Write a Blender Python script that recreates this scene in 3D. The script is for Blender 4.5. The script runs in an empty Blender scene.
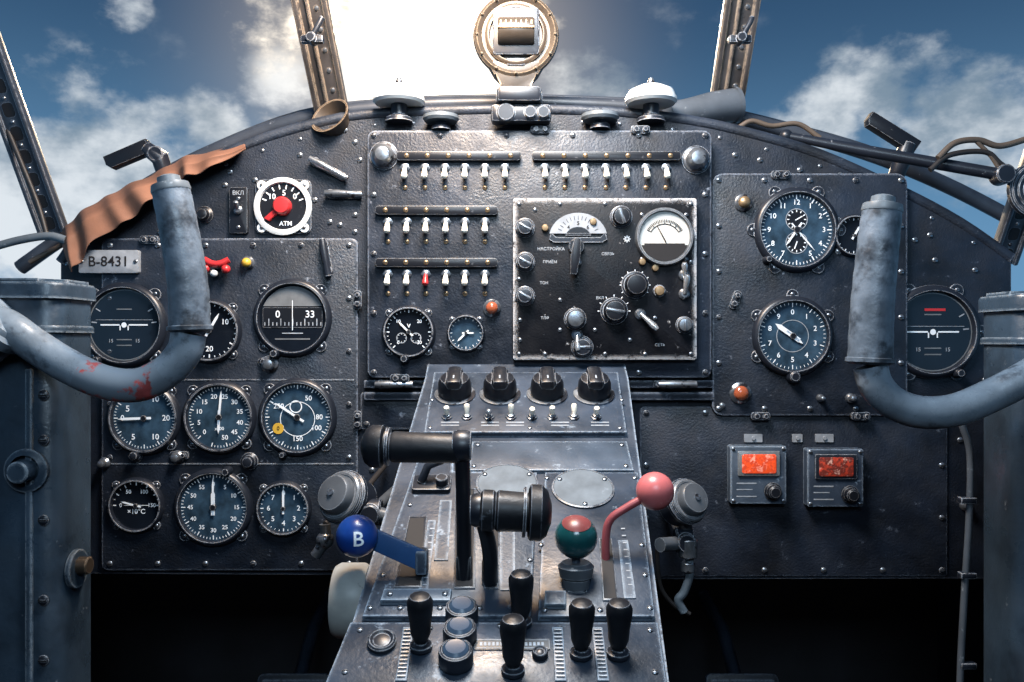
import bpy,bmesh,math,random
from mathutils import Matrix,Vector,noise
R=math.radians; pi=math.pi
random.seed(4)
S=.0015;D=1.25;H=1.15
def K(y): return S*(D+y)/D
def P(px,py,y=0.):
    k=K(y); return Vector(((px-512)*k,y,H+(341-py)*k))
sc=bpy.context.scene
COL=sc.collection
# ---------------------------------------------------------------- materials
MATS={}
def mat(name,base,rough=.5,metal=0.,var=.3,vs=12.,wear=None,wa=.0,ws=60.,edge=0.,bump=.0,bs=300.,coat=0.,emis=None,es=0.,dark=None,da=0.,ds=30.,soft=.05,spec=.5,alpha=1.):
    m=bpy.data.materials.new(name); m.use_nodes=True; nt=m.node_tree; N=nt.nodes; L=nt.links
    b=N['Principled BSDF']; b.inputs['Roughness'].default_value=rough; b.inputs['Metallic'].default_value=metal
    b.inputs['Coat Weight'].default_value=coat; b.inputs['Specular IOR Level'].default_value=spec; b.inputs['Alpha'].default_value=alpha
    tc=N.new('ShaderNodeTexCoord')
    def nz(s,det=5,r=.6):
        n=N.new('ShaderNodeTexNoise'); n.inputs['Scale'].default_value=s; n.inputs['Detail'].default_value=det; n.inputs['Roughness'].default_value=r
        L.new(tc.outputs['Object'],n.inputs['Vector']); return n.outputs['Fac']
    def mr(x,a,c,lo=0.,hi=1.):
        n=N.new('ShaderNodeMapRange'); n.inputs[1].default_value=a;n.inputs[2].default_value=c;n.inputs[3].default_value=lo;n.inputs[4].default_value=hi
        L.new(x,n.inputs[0]); return n.outputs[0]
    def mix(f,a,c):
        n=N.new('ShaderNodeMix'); n.data_type='RGBA'; L.new(f,n.inputs[0])
        for s,x in ((6,a),(7,c)):
            if isinstance(x,tuple): n.inputs[s].default_value=(*x,1)
            else: L.new(x,n.inputs[s])
        return n.outputs[2]
    lo=tuple(c*(1-var) for c in base); hi=tuple(min(1,c*(1+var)) for c in base)
    col=mix(mr(nz(vs),.3,.7),lo,hi)
    if dark: col=mix(mr(nz(ds,8,.65),.62-da*.25,.62-da*.25+soft),col,dark)
    if wear:
        if wa>0: col=mix(mr(nz(ws,10,.72),.68-wa*.2,.75-wa*.2,0,.7),col,wear)
        if edge>0:
            bv=N.new('ShaderNodeBevel'); bv.samples=4; bv.inputs['Radius'].default_value=edge
            ge=N.new('ShaderNodeNewGeometry'); d=N.new('ShaderNodeVectorMath'); d.operation='DOT_PRODUCT'
            L.new(bv.outputs[0],d.inputs[0]); L.new(ge.outputs['Normal'],d.inputs[1])
            e=mr(d.outputs['Value'],.995,.9)
            q=N.new('ShaderNodeMath'); q.operation='MULTIPLY'; L.new(e,q.inputs[0]); L.new(mr(nz(110,8,.75),.38,.50),q.inputs[1])
            col=mix(q.outputs[0],col,wear)
    L.new(col,b.inputs['Base Color'])
    if bump>0:
        bp=N.new('ShaderNodeBump'); bp.inputs['Strength'].default_value=bump; bp.inputs['Distance'].default_value=.001
        L.new(nz(bs,3),bp.inputs['Height']); L.new(bp.outputs[0],b.inputs['Normal'])
        L.new(mr(nz(25,6),.3,.7,max(.05,rough-.16),min(1,rough+.16)),b.inputs['Roughness'])
    if emis: b.inputs['Emission Color'].default_value=(*emis,1); b.inputs['Emission Strength'].default_value=es
    MATS[name]=m; return m
panel=mat('panel_paint',(.010,.015,.026),.48,var=.65,wear=(.14,.17,.22),wa=.28,ws=48,edge=.005,bump=.8,bs=330)
panel2=mat('panel_paint_raised',(.011,.017,.029),.46,var=.65,wear=(.24,.28,.35),wa=.28,ws=52,edge=.006,bump=.8,bs=280)
radiom=mat('radio_black',(.004,.005,.008),.42,wear=(.66,.68,.72),wa=.28,ws=60,edge=.013,bump=.4,spec=.25)
pedm=mat('pedestal_paint',(.026,.040,.064),.42,var=.55,wear=(.28,.36,.46),wa=.36,ws=45,edge=.005,bump=.4,bs=200)
pedlm=mat('pedestal_plate_paint',(.046,.066,.096),.40,var=.45,wear=(.32,.40,.49),wa=.42,ws=48,edge=.005,bump=.35,bs=220)
yokem=mat('yoke_paint',(.17,.215,.265),.34,var=.35,vs=18,dark=(.05,.065,.085),da=.36,ds=24,soft=.10,bump=.35,bs=120,wear=(.36,.4,.45),wa=.2,ws=50)
gripm=mat('grip_rubber',(.105,.138,.18),.42,var=.5,vs=24,dark=(.022,.03,.042),da=.55,ds=20,soft=.12,bump=.8,bs=80)
colm=mat('column_paint',(.030,.052,.080),.36,var=.5,vs=9,wear=(.26,.32,.38),wa=.2,ws=40,edge=.005,dark=(.012,.021,.034),da=.35,ds=10,soft=.15,bump=.4,bs=150)
black=mat('black_plastic',(.007,.009,.014),.36,wear=(.25,.27,.3),wa=.14,edge=.0015,spec=.45)
gripb=mat('black_grip',(.006,.008,.012),.48,wear=(.2,.23,.28),wa=.22,ws=50,edge=.0015,spec=.4,bump=.3,bs=160)
blackm=mat('black_matte',(.005,.005,.007),.7)
bezm=mat('bezel_black',(.011,.015,.024),.36,wear=(.40,.44,.5),wa=.16,ws=80,edge=.002)
steel=mat('steel',(.31,.35,.40),.33,.85,var=.45,vs=60,dark=(.06,.06,.07),da=.35,ds=60)
bright=mat('bright_metal',(.60,.63,.66),.25,.8,var=.25,vs=60)
brass=mat('brass',(.34,.24,.14),.4,.7,var=.5,vs=60)
white=mat('marking_white',(.72,.78,.84),.5,var=.1,emis=(.6,.75,.9),es=.13)  # markings carry a faint glow of their own, added to keep them bright
faint=mat('marking_faint',(.30,.34,.39),.5,var=.3,vs=80)
cream=mat('cream_lever',(.92,.88,.77),.32,var=.1)
dial=mat('dial_black',(.005,.008,.014),.2,var=.3,coat=.35)
dialhaze=mat('dial_blue_haze',(.026,.056,.092),.25,var=.6,vs=40,coat=.5)  # dark dial with the blue haze over gauges mixed into its colour
dialg=mat('dial_grey',(.14,.155,.17),.3,var=.25,vs=40)
dialw=mat('dial_white',(.52,.53,.51),.4,var=.12)
red=mat('red_paint',(.5,.03,.035),.35,var=.3,wear=(.6,.4,.4),wa=.1)
redball=mat('red_knob',(.50,.13,.135),.32,var=.25,wear=(.72,.58,.58),wa=.4,ws=45)
redcap=mat('red_cap_worn',(.22,.055,.055),.35,var=.4,wear=(.45,.32,.32),wa=.35,ws=55)
redarm=mat('red_arm',(.30,.07,.08),.36,var=.35,wear=(.6,.5,.5),wa=.35,ws=60)
blue=mat('blue_knob',(.008,.05,.27),.3,var=.3,coat=.15)
bluearm=mat('blue_arm',(.03,.10,.27),.38,var=.3,wear=(.25,.33,.45),wa=.3)
green=mat('green_knob',(.008,.07,.08),.22,var=.4,wear=(.2,.35,.35),wa=.2,coat=.4)
yellow=mat('yellow_paint',(.6,.38,.05),.4)
orange=mat('orange_lens',(.75,.07,.02),.3,var=.6,vs=120,emis=(1,.10,.02),es=.45,wear=(.85,.5,.4),wa=.7,ws=110,dark=(.3,.03,.02),da=.6,ds=130)
redlens=mat('red_lens',(.40,.05,.03),.3,var=.6,vs=120,emis=(1,.08,.02),es=.08,wear=(.75,.5,.42),wa=.6,ws=110,dark=(.06,.02,.02),da=.65,ds=100)
amber=mat('amber_lens',(.35,.09,.04),.2,var=.4,coat=.6)
btncap=mat('button_cap',(.04,.075,.13),.3,var=.3)
leather=mat('cloth_brown',(.20,.095,.06),.85,var=.3,vs=14,bump=.2,bs=500)
postm=mat('post_paint',(.05,.048,.05),.36,var=.4,vs=20,wear=(.34,.28,.22),wa=.3,ws=40,edge=.004,bump=.3)
bronze=mat('bronze_housing',(.050,.038,.028),.40,.1,var=.35,vs=30,wear=(.36,.28,.2),wa=.2,edge=.002)
beige=mat('beige_housing',(.055,.045,.036),.40,.1,var=.35,vs=25,wear=(.36,.29,.21),wa=.25,edge=.002)
palem=mat('pale_enamel',(.58,.63,.66),.35,var=.15)
ductm=mat('duct_paint',(.11,.135,.16),.38,var=.35,wear=(.4,.45,.5),wa=.25)
hornm=mat('horn_duct_paint',(.065,.08,.10),.42,var=.35,wear=(.3,.34,.38),wa=.3)
lampm=mat('lamp_face',(.085,.098,.115),.36,.2,var=.35,wear=(.35,.38,.42),wa=.3,edge=.002)
plac=mat('placard_grey',(.26,.29,.33),.4,var=.25,vs=50)
creamw=mat('cream_wheel',(.34,.35,.34),.42,var=.2,vs=25,wear=(.12,.12,.12),wa=.2)
rubber=mat('cable_rubber',(.02,.018,.018),.5)
cable=mat('cable_tan',(.09,.07,.055),.5)
floorm=mat('floor_brown',(.03,.010,.008),.8,var=.5)
wallm=mat('wall_dark',(.008,.009,.013),.7,var=.4)
ceilm=mat('ceiling_lining',(.05,.055,.065),.8,var=.3)
sill=mat('sill_paint',(.040,.050,.068),.40,var=.45,wear=(.3,.33,.38),wa=.25,edge=.003)
win=mat('cover_pale',(.12,.15,.18),.5,var=.3,vs=30,wear=(.33,.38,.44),wa=.25,spec=.3)
warmg=mat('window_warm_glass',(.05,.042,.035),.3,var=.3)
yoker=mat('yoke_red_worn_paint',(.38,.075,.075),.42,var=.5,vs=40,dark=(.16,.20,.245),da=.85,ds=30,soft=.04)
# ---------------------------------------------------------------- mesh builder
TXT={}
def glyph(s):
    if s in TXT: return TXT[s]
    cu=bpy.data.curves.new('t','FONT'); cu.body=s; cu.size=1; cu.align_x='CENTER'; cu.align_y='CENTER'; cu.resolution_u=3; cu.offset=.012
    o=bpy.data.objects.new('t',cu); COL.objects.link(o)
    bpy.context.view_layer.update()
    me=o.to_mesh(); r=([v.co.copy() for v in me.vertices],[list(p.vertices) for p in me.polygons])
    o.to_mesh_clear(); bpy.data.objects.remove(o); bpy.data.curves.remove(cu)
    TXT[s]=r; return r
T=Matrix.Translation
def RX(a): return Matrix.Rotation(R(a),4,'X')
def RY(a): return Matrix.Rotation(R(a),4,'Y')
def RZ(a): return Matrix.Rotation(R(a),4,'Z')
class MB:
    def __init__(s): s.v=[];s.f=[];s.m=[]
    def add(s,vs,fs,mat=0,M=None):
        o=len(s.v)
        for v in vs:
            v=Vector(v); s.v.append(tuple(M@v) if M else tuple(v))
        for f in fs: s.f.append([i+o for i in f]); s.m.append(mat)
        return s
    def lathe(s,prof,seg=28,mat=0,M=None,sx=1,sy=1):
        vs=[];rows=[]
        for r,z in prof:
            if r<1e-7: rows.append([len(vs)]); vs.append((0,0,z))
            else:
                rows.append(list(range(len(vs),len(vs)+seg)))
                vs+= [(r*math.cos(2*pi*i/seg)*sx,r*math.sin(2*pi*i/seg)*sy,z) for i in range(seg)]
        fs=[]
        for a,b in zip(rows,rows[1:]):
            if len(a)==1 and len(b)==1: continue
            for i in range(seg):
                j=(i+1)%seg
                if len(a)==1: fs.append([a[0],b[j],b[i]])
                elif len(b)==1: fs.append([a[i],a[j],b[0]])
                else: fs.append([a[i],a[j],b[j],b[i]])
        return s.add(vs,fs,mat,M)
    def disc(s,r,z=0,mat=0,M=None,seg=40): return s.lathe([(r,z),(0,z)],seg,mat,M)
    def cyl(s,r,z0,z1,mat=0,M=None,seg=24,b=.0): 
        b=b or min(r,abs(z1-z0))*.12
        return s.lathe([(0,z0),(r-b,z0),(r,z0+b),(r,z1-b),(r-b,z1),(0,z1)],seg,mat,M)
    def ball(s,r,c=(0,0,0),mat=0,M=None,seg=32,z=1):
        M2=T(Vector(c)); M2=(M@M2) if M else M2
        n=seg//2
        return s.lathe([(r*math.sin(pi*i/n),-r*math.cos(pi*i/n)*z) for i in range(n+1)],seg,mat,M2)
    def box(s,sx,sy,sz,c=(0,0,0),mat=0,M=None,b=.0):
        bm=bmesh.new(); bmesh.ops.create_cube(bm,size=1)
        bmesh.ops.scale(bm,vec=(sx,sy,sz),verts=bm.verts)
        if b>0: bmesh.ops.bevel(bm,geom=bm.edges[:]+bm.verts[:],offset=b,segments=2,affect='EDGES',profile=.5)
        M2=T(Vector(c)); M2=(M@M2) if M else M2
        s._bm(bm,mat,M2); return s
    def _bm(s,bm,mat,M):
        bm.verts.index_update()
        s.add([v.co.copy() for v in bm.verts],[[v.index for v in f.verts] for f in bm.faces],mat,M); bm.free()
    def prism(s,pts,z0,z1,mat=0,M=None,b=.0):
        bm=bmesh.new(); n=len(pts)
        a=[bm.verts.new((p[0],p[1],z0)) for p in pts]; c=[bm.verts.new((p[0],p[1],z1)) for p in pts]
        bm.faces.new(a); top=bm.faces.new(c)
        for i in range(n): bm.faces.new([a[i],a[(i+1)%n],c[(i+1)%n],c[i]])
        if b>0: bmesh.ops.bevel(bm,geom=list(top.edges),offset=b,segments=2,affect='EDGES',profile=.5)
        s._bm(bm,mat,M); return s
    def tube(s,pts,rad,seg=16,mat=0,M=None,caps=True):
        pts=[Vector(p) for p in pts]; n=len(pts)
        if not isinstance(rad,(list,tuple)): rad=[rad]*n
        vs=[];up=None
        for i,p in enumerate(pts):
            t=(pts[min(i+1,n-1)]-pts[max(i-1,0)]).normalized()
            if up is None:
                up=Vector((0,0,1)) if abs(t.z)<.9 else Vector((1,0,0))
            up=(up-t*up.dot(t)).normalized(); w=t.cross(up)
            for j in range(seg):
                a=2*pi*j/seg; vs.append(p+(up*math.cos(a)+w*math.sin(a))*rad[i])
        fs=[[i*seg+j,i*seg+(j+1)%seg,(i+1)*seg+(j+1)%seg,(i+1)*seg+j] for i in range(n-1) for j in range(seg)]
        if caps: fs.append(list(range(seg))[::-1]); fs.append([(n-1)*seg+j for j in range(seg)])
        return s.add(vs,fs,mat,M)
    def text(s,t,size,x,y,z=0,mat=1,M=None,rot=0):
        v,f=glyph(t); M2=T((x,y,z))@RZ(rot)@Matrix.Scale(size,4); M2=(M@M2) if M else M2
        return s.add(v,f,mat,M2)
    def quad(s,x0,y0,x1,y1,z=0,mat=1,M=None): return s.add([(x0,y0,z),(x1,y0,z),(x1,y1,z),(x0,y1,z)],[[0,1,2,3]],mat,M)
    def tick(s,r0,r1,a,w,z,mat=1,o=(0,0)):
        a=R(a); d=Vector((math.sin(a),math.cos(a),0)); n=Vector((d.y,-d.x,0))*w/2
        o=Vector((*o,z)); return s.add([d*r0-n+o,d*r0+n+o,d*r1+n+o,d*r1-n+o],[[0,1,2,3]],mat)
    def mesh(s,name,mats,flat=False):
        me=bpy.data.meshes.new(name); me.from_pydata(s.v,[],s.f)
        for m in mats: me.materials.append(m)
        me.polygons.foreach_set('material_index',s.m)
        bm=bmesh.new(); bm.from_mesh(me); bmesh.ops.recalc_face_normals(bm,faces=bm.faces); bm.to_mesh(me); bm.free()
        if not flat:
            me.polygons.foreach_set('use_smooth',[True]*len(me.polygons)); me.set_sharp_from_angle(angle=R(38))
        me.update(); return me
def spline(pts,n=8):
    P4=[Vector(p) for p in pts]; P4=[2*P4[0]-P4[1]]+P4+[2*P4[-1]-P4[-2]]; o=[]
    for i in range(1,len(P4)-2):
        a,b,c,d=P4[i-1:i+3]
        for k in range(n):
            t=k/n; o.append(.5*((2*b)+(c-a)*t+(2*a-5*b+4*c-d)*t*t+(3*b-a-3*c+d)*t**3))
    o.append(P4[-2]); return o
def rrect(x0,y0,x1,y1,r,n=4):
    o=[]
    for cx,cy,a in ((x1-r,y1-r,0),(x0+r,y1-r,90),(x0+r,y0+r,180),(x1-r,y0+r,270)):
        for i in range(n+1):
            t=R(a+90*i/n); o.append((cx+r*math.cos(t),cy+r*math.sin(t)))
    return o
F=(R(90),0,0)  # facing the pilot
def thing(name,label,cat,loc,rot=(0,0,0),group=None):
    o=bpy.data.objects.new(name,None); o.empty_display_size=.02; COL.objects.link(o)
    o.location=loc; o.rotation_euler=rot; o['label']=label; o['category']=cat
    if group: o['group']=group
    return o
def part(par,name,mb,mats=None,loc=(0,0,0),rot=(0,0,0),label=None):
    me=mb if isinstance(mb,bpy.types.Mesh) else mb.mesh(name,mats)
    o=bpy.data.objects.new(name,me); COL.objects.link(o); o.location=loc; o.rotation_euler=rot
    if par: o.parent=par
    if label: o['label']=label
    return o
def struct(name,mb,mats,loc=(0,0,0),rot=(0,0,0),label=None):
    o=part(None,name,mb,mats,loc,rot,label); o['kind']='structure'; return o
def screwmesh(r=.005,m=steel):
    b=MB(); b.lathe([(r,0),(r,r*.25),(r*.75,r*.5),(0,r*.6)],14,0); b.box(r*1.5,r*.25,r*.1,(0,0,r*.6),1); return b.mesh('screw',[m,blackm])
SCR=screwmesh(.0042); SCRS=screwmesh(.003); SCRD=screwmesh(.0045,bezm); SCRB=screwmesh(.0036,brass)
# ---------------------------------------------------------------- structure shell
b=MB(); b.box(2.2,2.9,.04,(0,-.85,-.02)); struct('floor',b,[floorm])
b=MB(); b.box(2.2,.03,1.06,(0,.42,.53)); struct('wall_front',b,[wallm])
for nm,x in (('wall_left',-.86),('wall_right',.86)):
    b=MB(); b.box(.03,2.7,1.06,(x,-.93,.53)); b.box(.03,1.45,H+.86-1.06,(x,-1.555,(H+.86+1.06)/2)); struct(nm,b,[wallm])
b=MB(); b.box(1.75,.03,H+.86,(0,-2.29,(H+.86)/2)); struct('wall_back',b,[wallm])
b=MB(); b.box(1.75,2.0,.03,(0,-1.29,H+.875)); struct('ceiling',b,[ceilm])
# ---------------------------------------------------------------- instrument panel
def L2(px,py,y,o):
    p=P(px,py,y)-o; return (p.x,p.z)
O=P(512,341,0)
pan=thing('instrument_panel','large arched black crackle-painted metal instrument panel with worn edges','instrument panel',O,F)
arch=[(60,262),(78,240),(130,205),(200,165),(250,143),(300,127),(350,116),(400,112),(455,110),(512,109),(570,110),(620,112),(690,120),(750,133),(820,154),(900,190),(960,222),(1012,258)]
archs=[(p.x,p.y) for p in spline([(a,c,0) for a,c in arch],4)]
out=[L2(a,c,0,O) for a,c in archs+[(1012,579),(655,579),(375,575),(60,574)]]
b=MB(); b.prism(out,-.02,0,b=.003); part(pan,'panel_plate',b,[panel])
b=MB(); b.tube([Vector((*L2(a,c,0,O),-.004)) for a,c in archs],.0085,12); part(pan,'rim_moulding',b,[panel2],label='rounded dark metal edge moulding')
for i in range(2,len(archs)-2,3):
    a,c=archs[i]; part(pan,'screw',SCRS,loc=(*L2(a,c+12,0,O),0))
b=MB(); n=len(archs); vs=[]
for a,c in archs:
    x,z=L2(a,c,0,O); vs+= [(x,z,-.005),(x*1.0,z+.006,-.14),(x,z-.03,-.30)]
fs=[[3*i+k,3*i+3+k,3*i+4+k,3*i+1+k] for i in range(n-1) for k in (0,1)]
b.add(vs,fs); part(pan,'glare_shield',b,[sill])
def subpanel(name,x0,y0,x1,y1,depth,rad,mats,sp,label,base=0.,bev=.003):
    x0,y0=L2(x0,y0,-base-depth,O); x1,y1=L2(x1,y1,-base-depth,O)
    b=MB(); b.prism(rrect(x0,y1,x1,y0,rad),base,base+depth,b=bev); o=part(pan,name,b,mats,label=label)
    for (u,v) in sp:
        x=x0+(x1-x0)*u; y=y0+(y1-y0)*v; part(o,'screw',SCR if random.random()<.6 else SCRD,loc=(x,y,base+depth))
    return o
def border(nx,ny,mx,my):
    o=[]
    for i in range(nx): t=mx+(1-2*mx)*i/(nx-1); o+=[(t,my),(t,1-my)]
    for i in range(1,ny-1): t=my+(1-2*my)*i/(ny-1); o+=[(mx,t),(1-mx,t)]
    return o
fp=subpanel('flight_instrument_plate',101,238,358,571,.010,.010,[panel2],border(6,7,.035,.022),'bolted black sub-plate holding flight instruments')
b=MB()
for (xa,ya,xb,yb_) in ((104,380,354,380),(104,464,354,464)):
    p=L2(xa,ya,-.01,O); q=L2(xb,yb_,-.01,O); b.box(q[0]-p[0],.0025,.0012,((p[0]+q[0])/2,p[1],.0102),b=.0004)
part(fp,'seam',b,[bezm])
subpanel('switch_plate',367,130,712,378,.024,.012,[panel2],border(6,5,.02,.022),'raised black switch plate')
subpanel('engine_instrument_plate',712,173,908,416,.012,.016,[panel2],border(5,6,.035,.03),'bolted black sub-plate with rounded corners')
subpanel('lower_plate',640,406,948,577,.005,.006,[panel],border(6,4,.02,.04),'plain black lower plate')
subpanel('lower_strip',360,392,428,430,.006,.006,[panel2],border(2,2,.1,.15),'small black plate')
for (x,y) in [(190,196),(230,172),(300,155),(355,142),(380,395),(372,412),(345,130),(255,180),(735,155),(800,170),(870,205),(930,235),(700,395),(655,395),(960,290),(935,260),(915,240),(905,440),(930,420),(330,222),(170,215),(160,232),(965,400),(355,215),(355,232),(180,230),(225,185),(315,200),(360,160),(340,225),(760,160),(840,175),(900,225),(985,300),(985,380),(960,440),(975,270),(365,440),(372,470),(368,520),(390,560)]:
    p=L2(x,y,0,O); part(pan,'screw',SCR,loc=(*p,0))
b=MB()
for i in range(2): b.box(.52,.012,.012,(.04,-.064+.0-i*.018,.008),b=.002)
part(pan,'ledge',b,[panel2])
def lug(px,py,a,dz=0.):
    b=MB(); b.prism(rrect(-.014,-.006,.014,.006,.004),0,.004,b=.001); b.cyl(.004,.004,.008,0,T((-.006,0,0)),12); b.cyl(.0035,.004,.009,0,T((.007,0,0)),12)
    part(pan,'lug',b,[bezm],loc=(*L2(px,py,-dz,O),dz),rot=(0,0,R(a)))
for q in ((358,300,90,.01),(358,420,90,.01),(150,240,0,.01),(400,378,0,.024),(540,130,0,.024),(640,130,0,.024),(760,416,0,.012),(860,416,0,.012),(780,175,0,.012),(268,360,20,.01),(180,455,0,.01),(662,384,0,.012),(735,300,70,.012)): lug(*q)
YL,YC,YR=-.010,-.024,-.012
# ---------------------------------------------------------------- gauges
def marks(b,r,a0,a1,nmaj,nmin,labels,ts=.26,rt=.66,z=.0026,w=.035,skip=False):
    closed=(abs(a1-a0)>=359.9); N=nmaj*nmin
    for i in range(N+(0 if closed else 1)):
        a=a0+(a1-a0)*i/N; mj=i%nmin==0
        b.tick(r*(.80 if mj else .86),r*.92,a,r*(w*.8 if mj else w*.5),z)
    for i,t in enumerate(labels):
        if t=='' : continue
        a=R(a0+(a1-a0)*i/nmaj); b.text(t,r*ts,r*rt*math.sin(a),r*rt*math.cos(a),z)
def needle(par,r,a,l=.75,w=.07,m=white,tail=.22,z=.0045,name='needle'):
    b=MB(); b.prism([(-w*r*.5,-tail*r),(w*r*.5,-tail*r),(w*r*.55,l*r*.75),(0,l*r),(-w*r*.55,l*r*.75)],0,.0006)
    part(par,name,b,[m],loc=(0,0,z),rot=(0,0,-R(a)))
def gauge(px,py,rp,y,label,face,needles=(),dm=dial,ears=4,knob=None,name='dial_gauge',cat='gauge',er=45,group='panel dial gauges',cap=True,dep=.010):
    k=K(y); r=rp*k; g=thing(name,label,cat,P(px,py,y),F,group)
    b=MB(); b.lathe([(r*1.12,0),(r*1.12,dep*.4),(r*1.07,dep*.8),(r*1.02,dep),(r*.98,dep),(r*.95,dep*.6),(r*.95,.0005)],48)
    if ears:
        for i in range(ears):
            a=R(er+360/ears*i); b.cyl(r*.17,0,.003,0,T((r*1.13*math.cos(a),r*1.13*math.sin(a),0)),14)
    part(g,'bezel',b,[bezm])
    for i in range(ears):
        a=R(er+360/ears*i); part(g,'screw',SCRS,loc=(r*1.16*math.cos(a),r*1.16*math.sin(a),.003))
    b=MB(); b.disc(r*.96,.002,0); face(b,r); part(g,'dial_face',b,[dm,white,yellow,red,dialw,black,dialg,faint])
    for n_ in needles: needle(g,r,*n_)
    if cap and needles:
        b=MB(); b.cyl(r*.09,.003,.0065,seg=16); part(g,'needle_hub',b,[black])
    if knob:
        a,kr=knob; b=MB(); b.lathe([(kr,0),(kr,.006),(kr*.85,.008),(kr*.8,.014),(kr*.6,.016),(0,.016)],18)
        part(g,'adjusting_knob',b,[bezm],loc=(r*1.12*math.sin(R(a)),r*1.12*math.cos(R(a)),.001))
    return g
def sub(b,cx,cy,r,n=12,m=1):
    for i in range(n): b.tick(r*.78,r,360/n*i,r*.10,.0028,m,(cx,cy))
def ring(b,cx,cy,r,w,z=.0026,mat=1,n=40):
    b.lathe([(r-w,z),(r,z)],n,mat,T((cx,cy,0)))
def f_vario(b,r): marks(b,r,270,630,12,5,['0','','5','','10','','20','','10','','5',''],.24); b.text('5',r*.26,-.5*r,.28*r,.0026)
def f_tach(b,r): marks(b,r,225,555,11,5,['0','5','10','15','20','25','30','35','40','45','50',''],.2,.64); b.text('x100',r*.14,0,-.35*r,.0026)
def f_speed(b,r):
    marks(b,r,0,360,12,5,['','50','','80','100','','150','','200','','250',''],.2,.62); b.lathe([(.16*r,.003),(0,.003)],20,2,T((-.55*r,-.32*r,0))); b.text('0',r*.16,-.55*r,-.32*r,.0034,5); ring(b,-.05*r,.3*r,.18*r,.03*r); ring(b,.0,-.05*r,.5*r,.02*r)
def f_temp(b,r):
    marks(b,r,270,450,6,2,['0','','50','','100','','150'],.22,.62,w=.05); b.text('×10°C',r*.27,0,-.25*r,.0026); b.tick(-.5*r,.5*r,90,.02*r,.0026)
def f_press(b,r): marks(b,r,0,360,12,5,['0','5','10','15','20','25','30','35','40','45','50','55'],.17,.66)
def f_small(b,r): marks(b,r,0,360,8,4,['0','1','2','3','4','5','6','7'],.28,.6,w=.05)
def f_20(b,r): marks(b,r,-60,240,5,5,['','5','10','','20',''],.26,.62,w=.05)
def f_clock12(b,r):
    marks(b,r,0,360,12,5,['12','1','2','3','4','5','','7','8','9','10','11'],.19,.72)
    for cy in (.27,-.34):
        b.lathe([(.27*r,.00265),(0,.00265)],30,5,T((0,cy*r,0))); ring(b,0,cy*r,.29*r,.02*r,.0027,7); sub(b,0,cy*r,.25*r,12,1)
        b.tick(-.04*r,.17*r,60 if cy>0 else 200,.03*r,.003,1,(0,cy*r))
def f_alt(b,r):
    marks(b,r,0,360,10,5,['0','1','2','3','4','5','6','7','8','9'],.2,.66,w=.03); ring(b,0,0,.45*r,.02*r,mat=7)
def f_horizon(b,r):
    b.lathe([(.94*r,.0022),(.91*r,.0022)],40,6)
    for s_ in (-1,1):
        for i in range(2):
            a=(60+i*25)*s_; b.tick(.72*r,.86*r,a,.03*r,.0026,7)
        b.quad(s_*.12*r,-.015*r,s_*.62*r,.02*r,.0028); b.quad(s_*.12*r,-.015*r,s_*.09*r,-.14*r,.0028)
    b.quad(-.75*r,.13*r,.75*r,.14*r,.0026,7)
    b.lathe([(.07*r,.0032),(0,.0032)],16,1)
    for yy in (-.55,-.4,.4): b.quad(-.2*r,yy*r,.2*r,(yy+.03)*r,.0026,6)
    b.text('15',r*.13,-.35*r,-.42*r,.0026,7); b.text('15',r*.13,.35*r,-.42*r,.0026,7)
def f_dg(b,r):
    b.prism([(.9*r*math.cos(R(a)),.9*r*math.sin(R(a))) for a in range(22,159,8)],.002,.0024,6)
    b.prism(rrect(-.85*r,-.28*r,.85*r,.3*r,.05*r),.002,.0028,5)
    for i in range(15): b.quad((-.8+i*.114)*r,-.22*r,(-.775+i*.114)*r,(-.02 if i%3==1 else -.12)*r,.003,7)
    b.text('0',r*.28,-.42*r,.1*r,.003); b.text('33',r*.28,.5*r,.1*r,.003)
    b.quad(-.01*r,-.35*r,.01*r,.5*r,.0034)
    b.quad(-.5*r,-.62*r,.5*r,-.58*r,.0026,6); b.quad(-.3*r,-.45*r,.3*r,-.42*r,.0026,7)
def f_volt(b,r):
    marks(b,r,225,495,6,4,['0','','10','','20','','30'],.2,.62,w=.05)
    for (cx_,cy_,q) in ((-.3*r,-.25*r,.22*r),(.3*r,-.25*r,.22*r)): ring(b,cx_,cy_,q,.03*r,.0027,7); sub(b,cx_,cy_,q*.85,8,1)
    b.text('V',r*.24,0,.25*r,.0026)
def f_none(b,r): marks(b,r,0,360,12,2,[],w=.05)
gauge(125,325,38,YL,'black artificial horizon with white aircraft bar in a thick black bezel',f_horizon,ears=4,knob=(215,.007))
gauge(210,331,29,YL,'round black gauge partly behind the yoke grip',f_20,((30,.7,.08),),)
gauge(293,318,35,YL,'gyro compass with horizontal numbered card window',f_dg,knob=(205,.0075))
gauge(145,418,33,YL,'climb indicator with white numerals and level needle',f_vario,((268,.8,.07),),dialhaze)
gauge(220,417,33,YL,'engine speed dial with dense white scale',f_tach,((5,.82,.06),(182,.5,.07)),dialhaze)
gauge(298,417,35,YL,'airspeed dial with small yellow spot',f_speed,((303,.75,.06),),dialhaze,knob=(200,.0055))
gauge(137,505,25,YL,'small temperature gauge with half-circle scale',f_temp,((285,.6,.06),))
gauge(214,507,35,YL,'altimeter with thin white needle pointing up',f_press,((0,.85,.05),(0,.5,.1)),dialhaze,knob=(22,.0075))
gauge(284,508,25,YL,'small round gauge with needle pointing up',f_small,((0,.8,.08),),dialhaze)
gauge(409,332,24,YC,'small round electrical gauge with two inner dials and worn bezel',f_volt,((315,.6,.07),),dial,knob=(188,.007))
gauge(466,333,17,YC,'very small round gauge with white ticks',f_none,((225,.7,.1),(90,.5,.08)),dialhaze)
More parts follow.
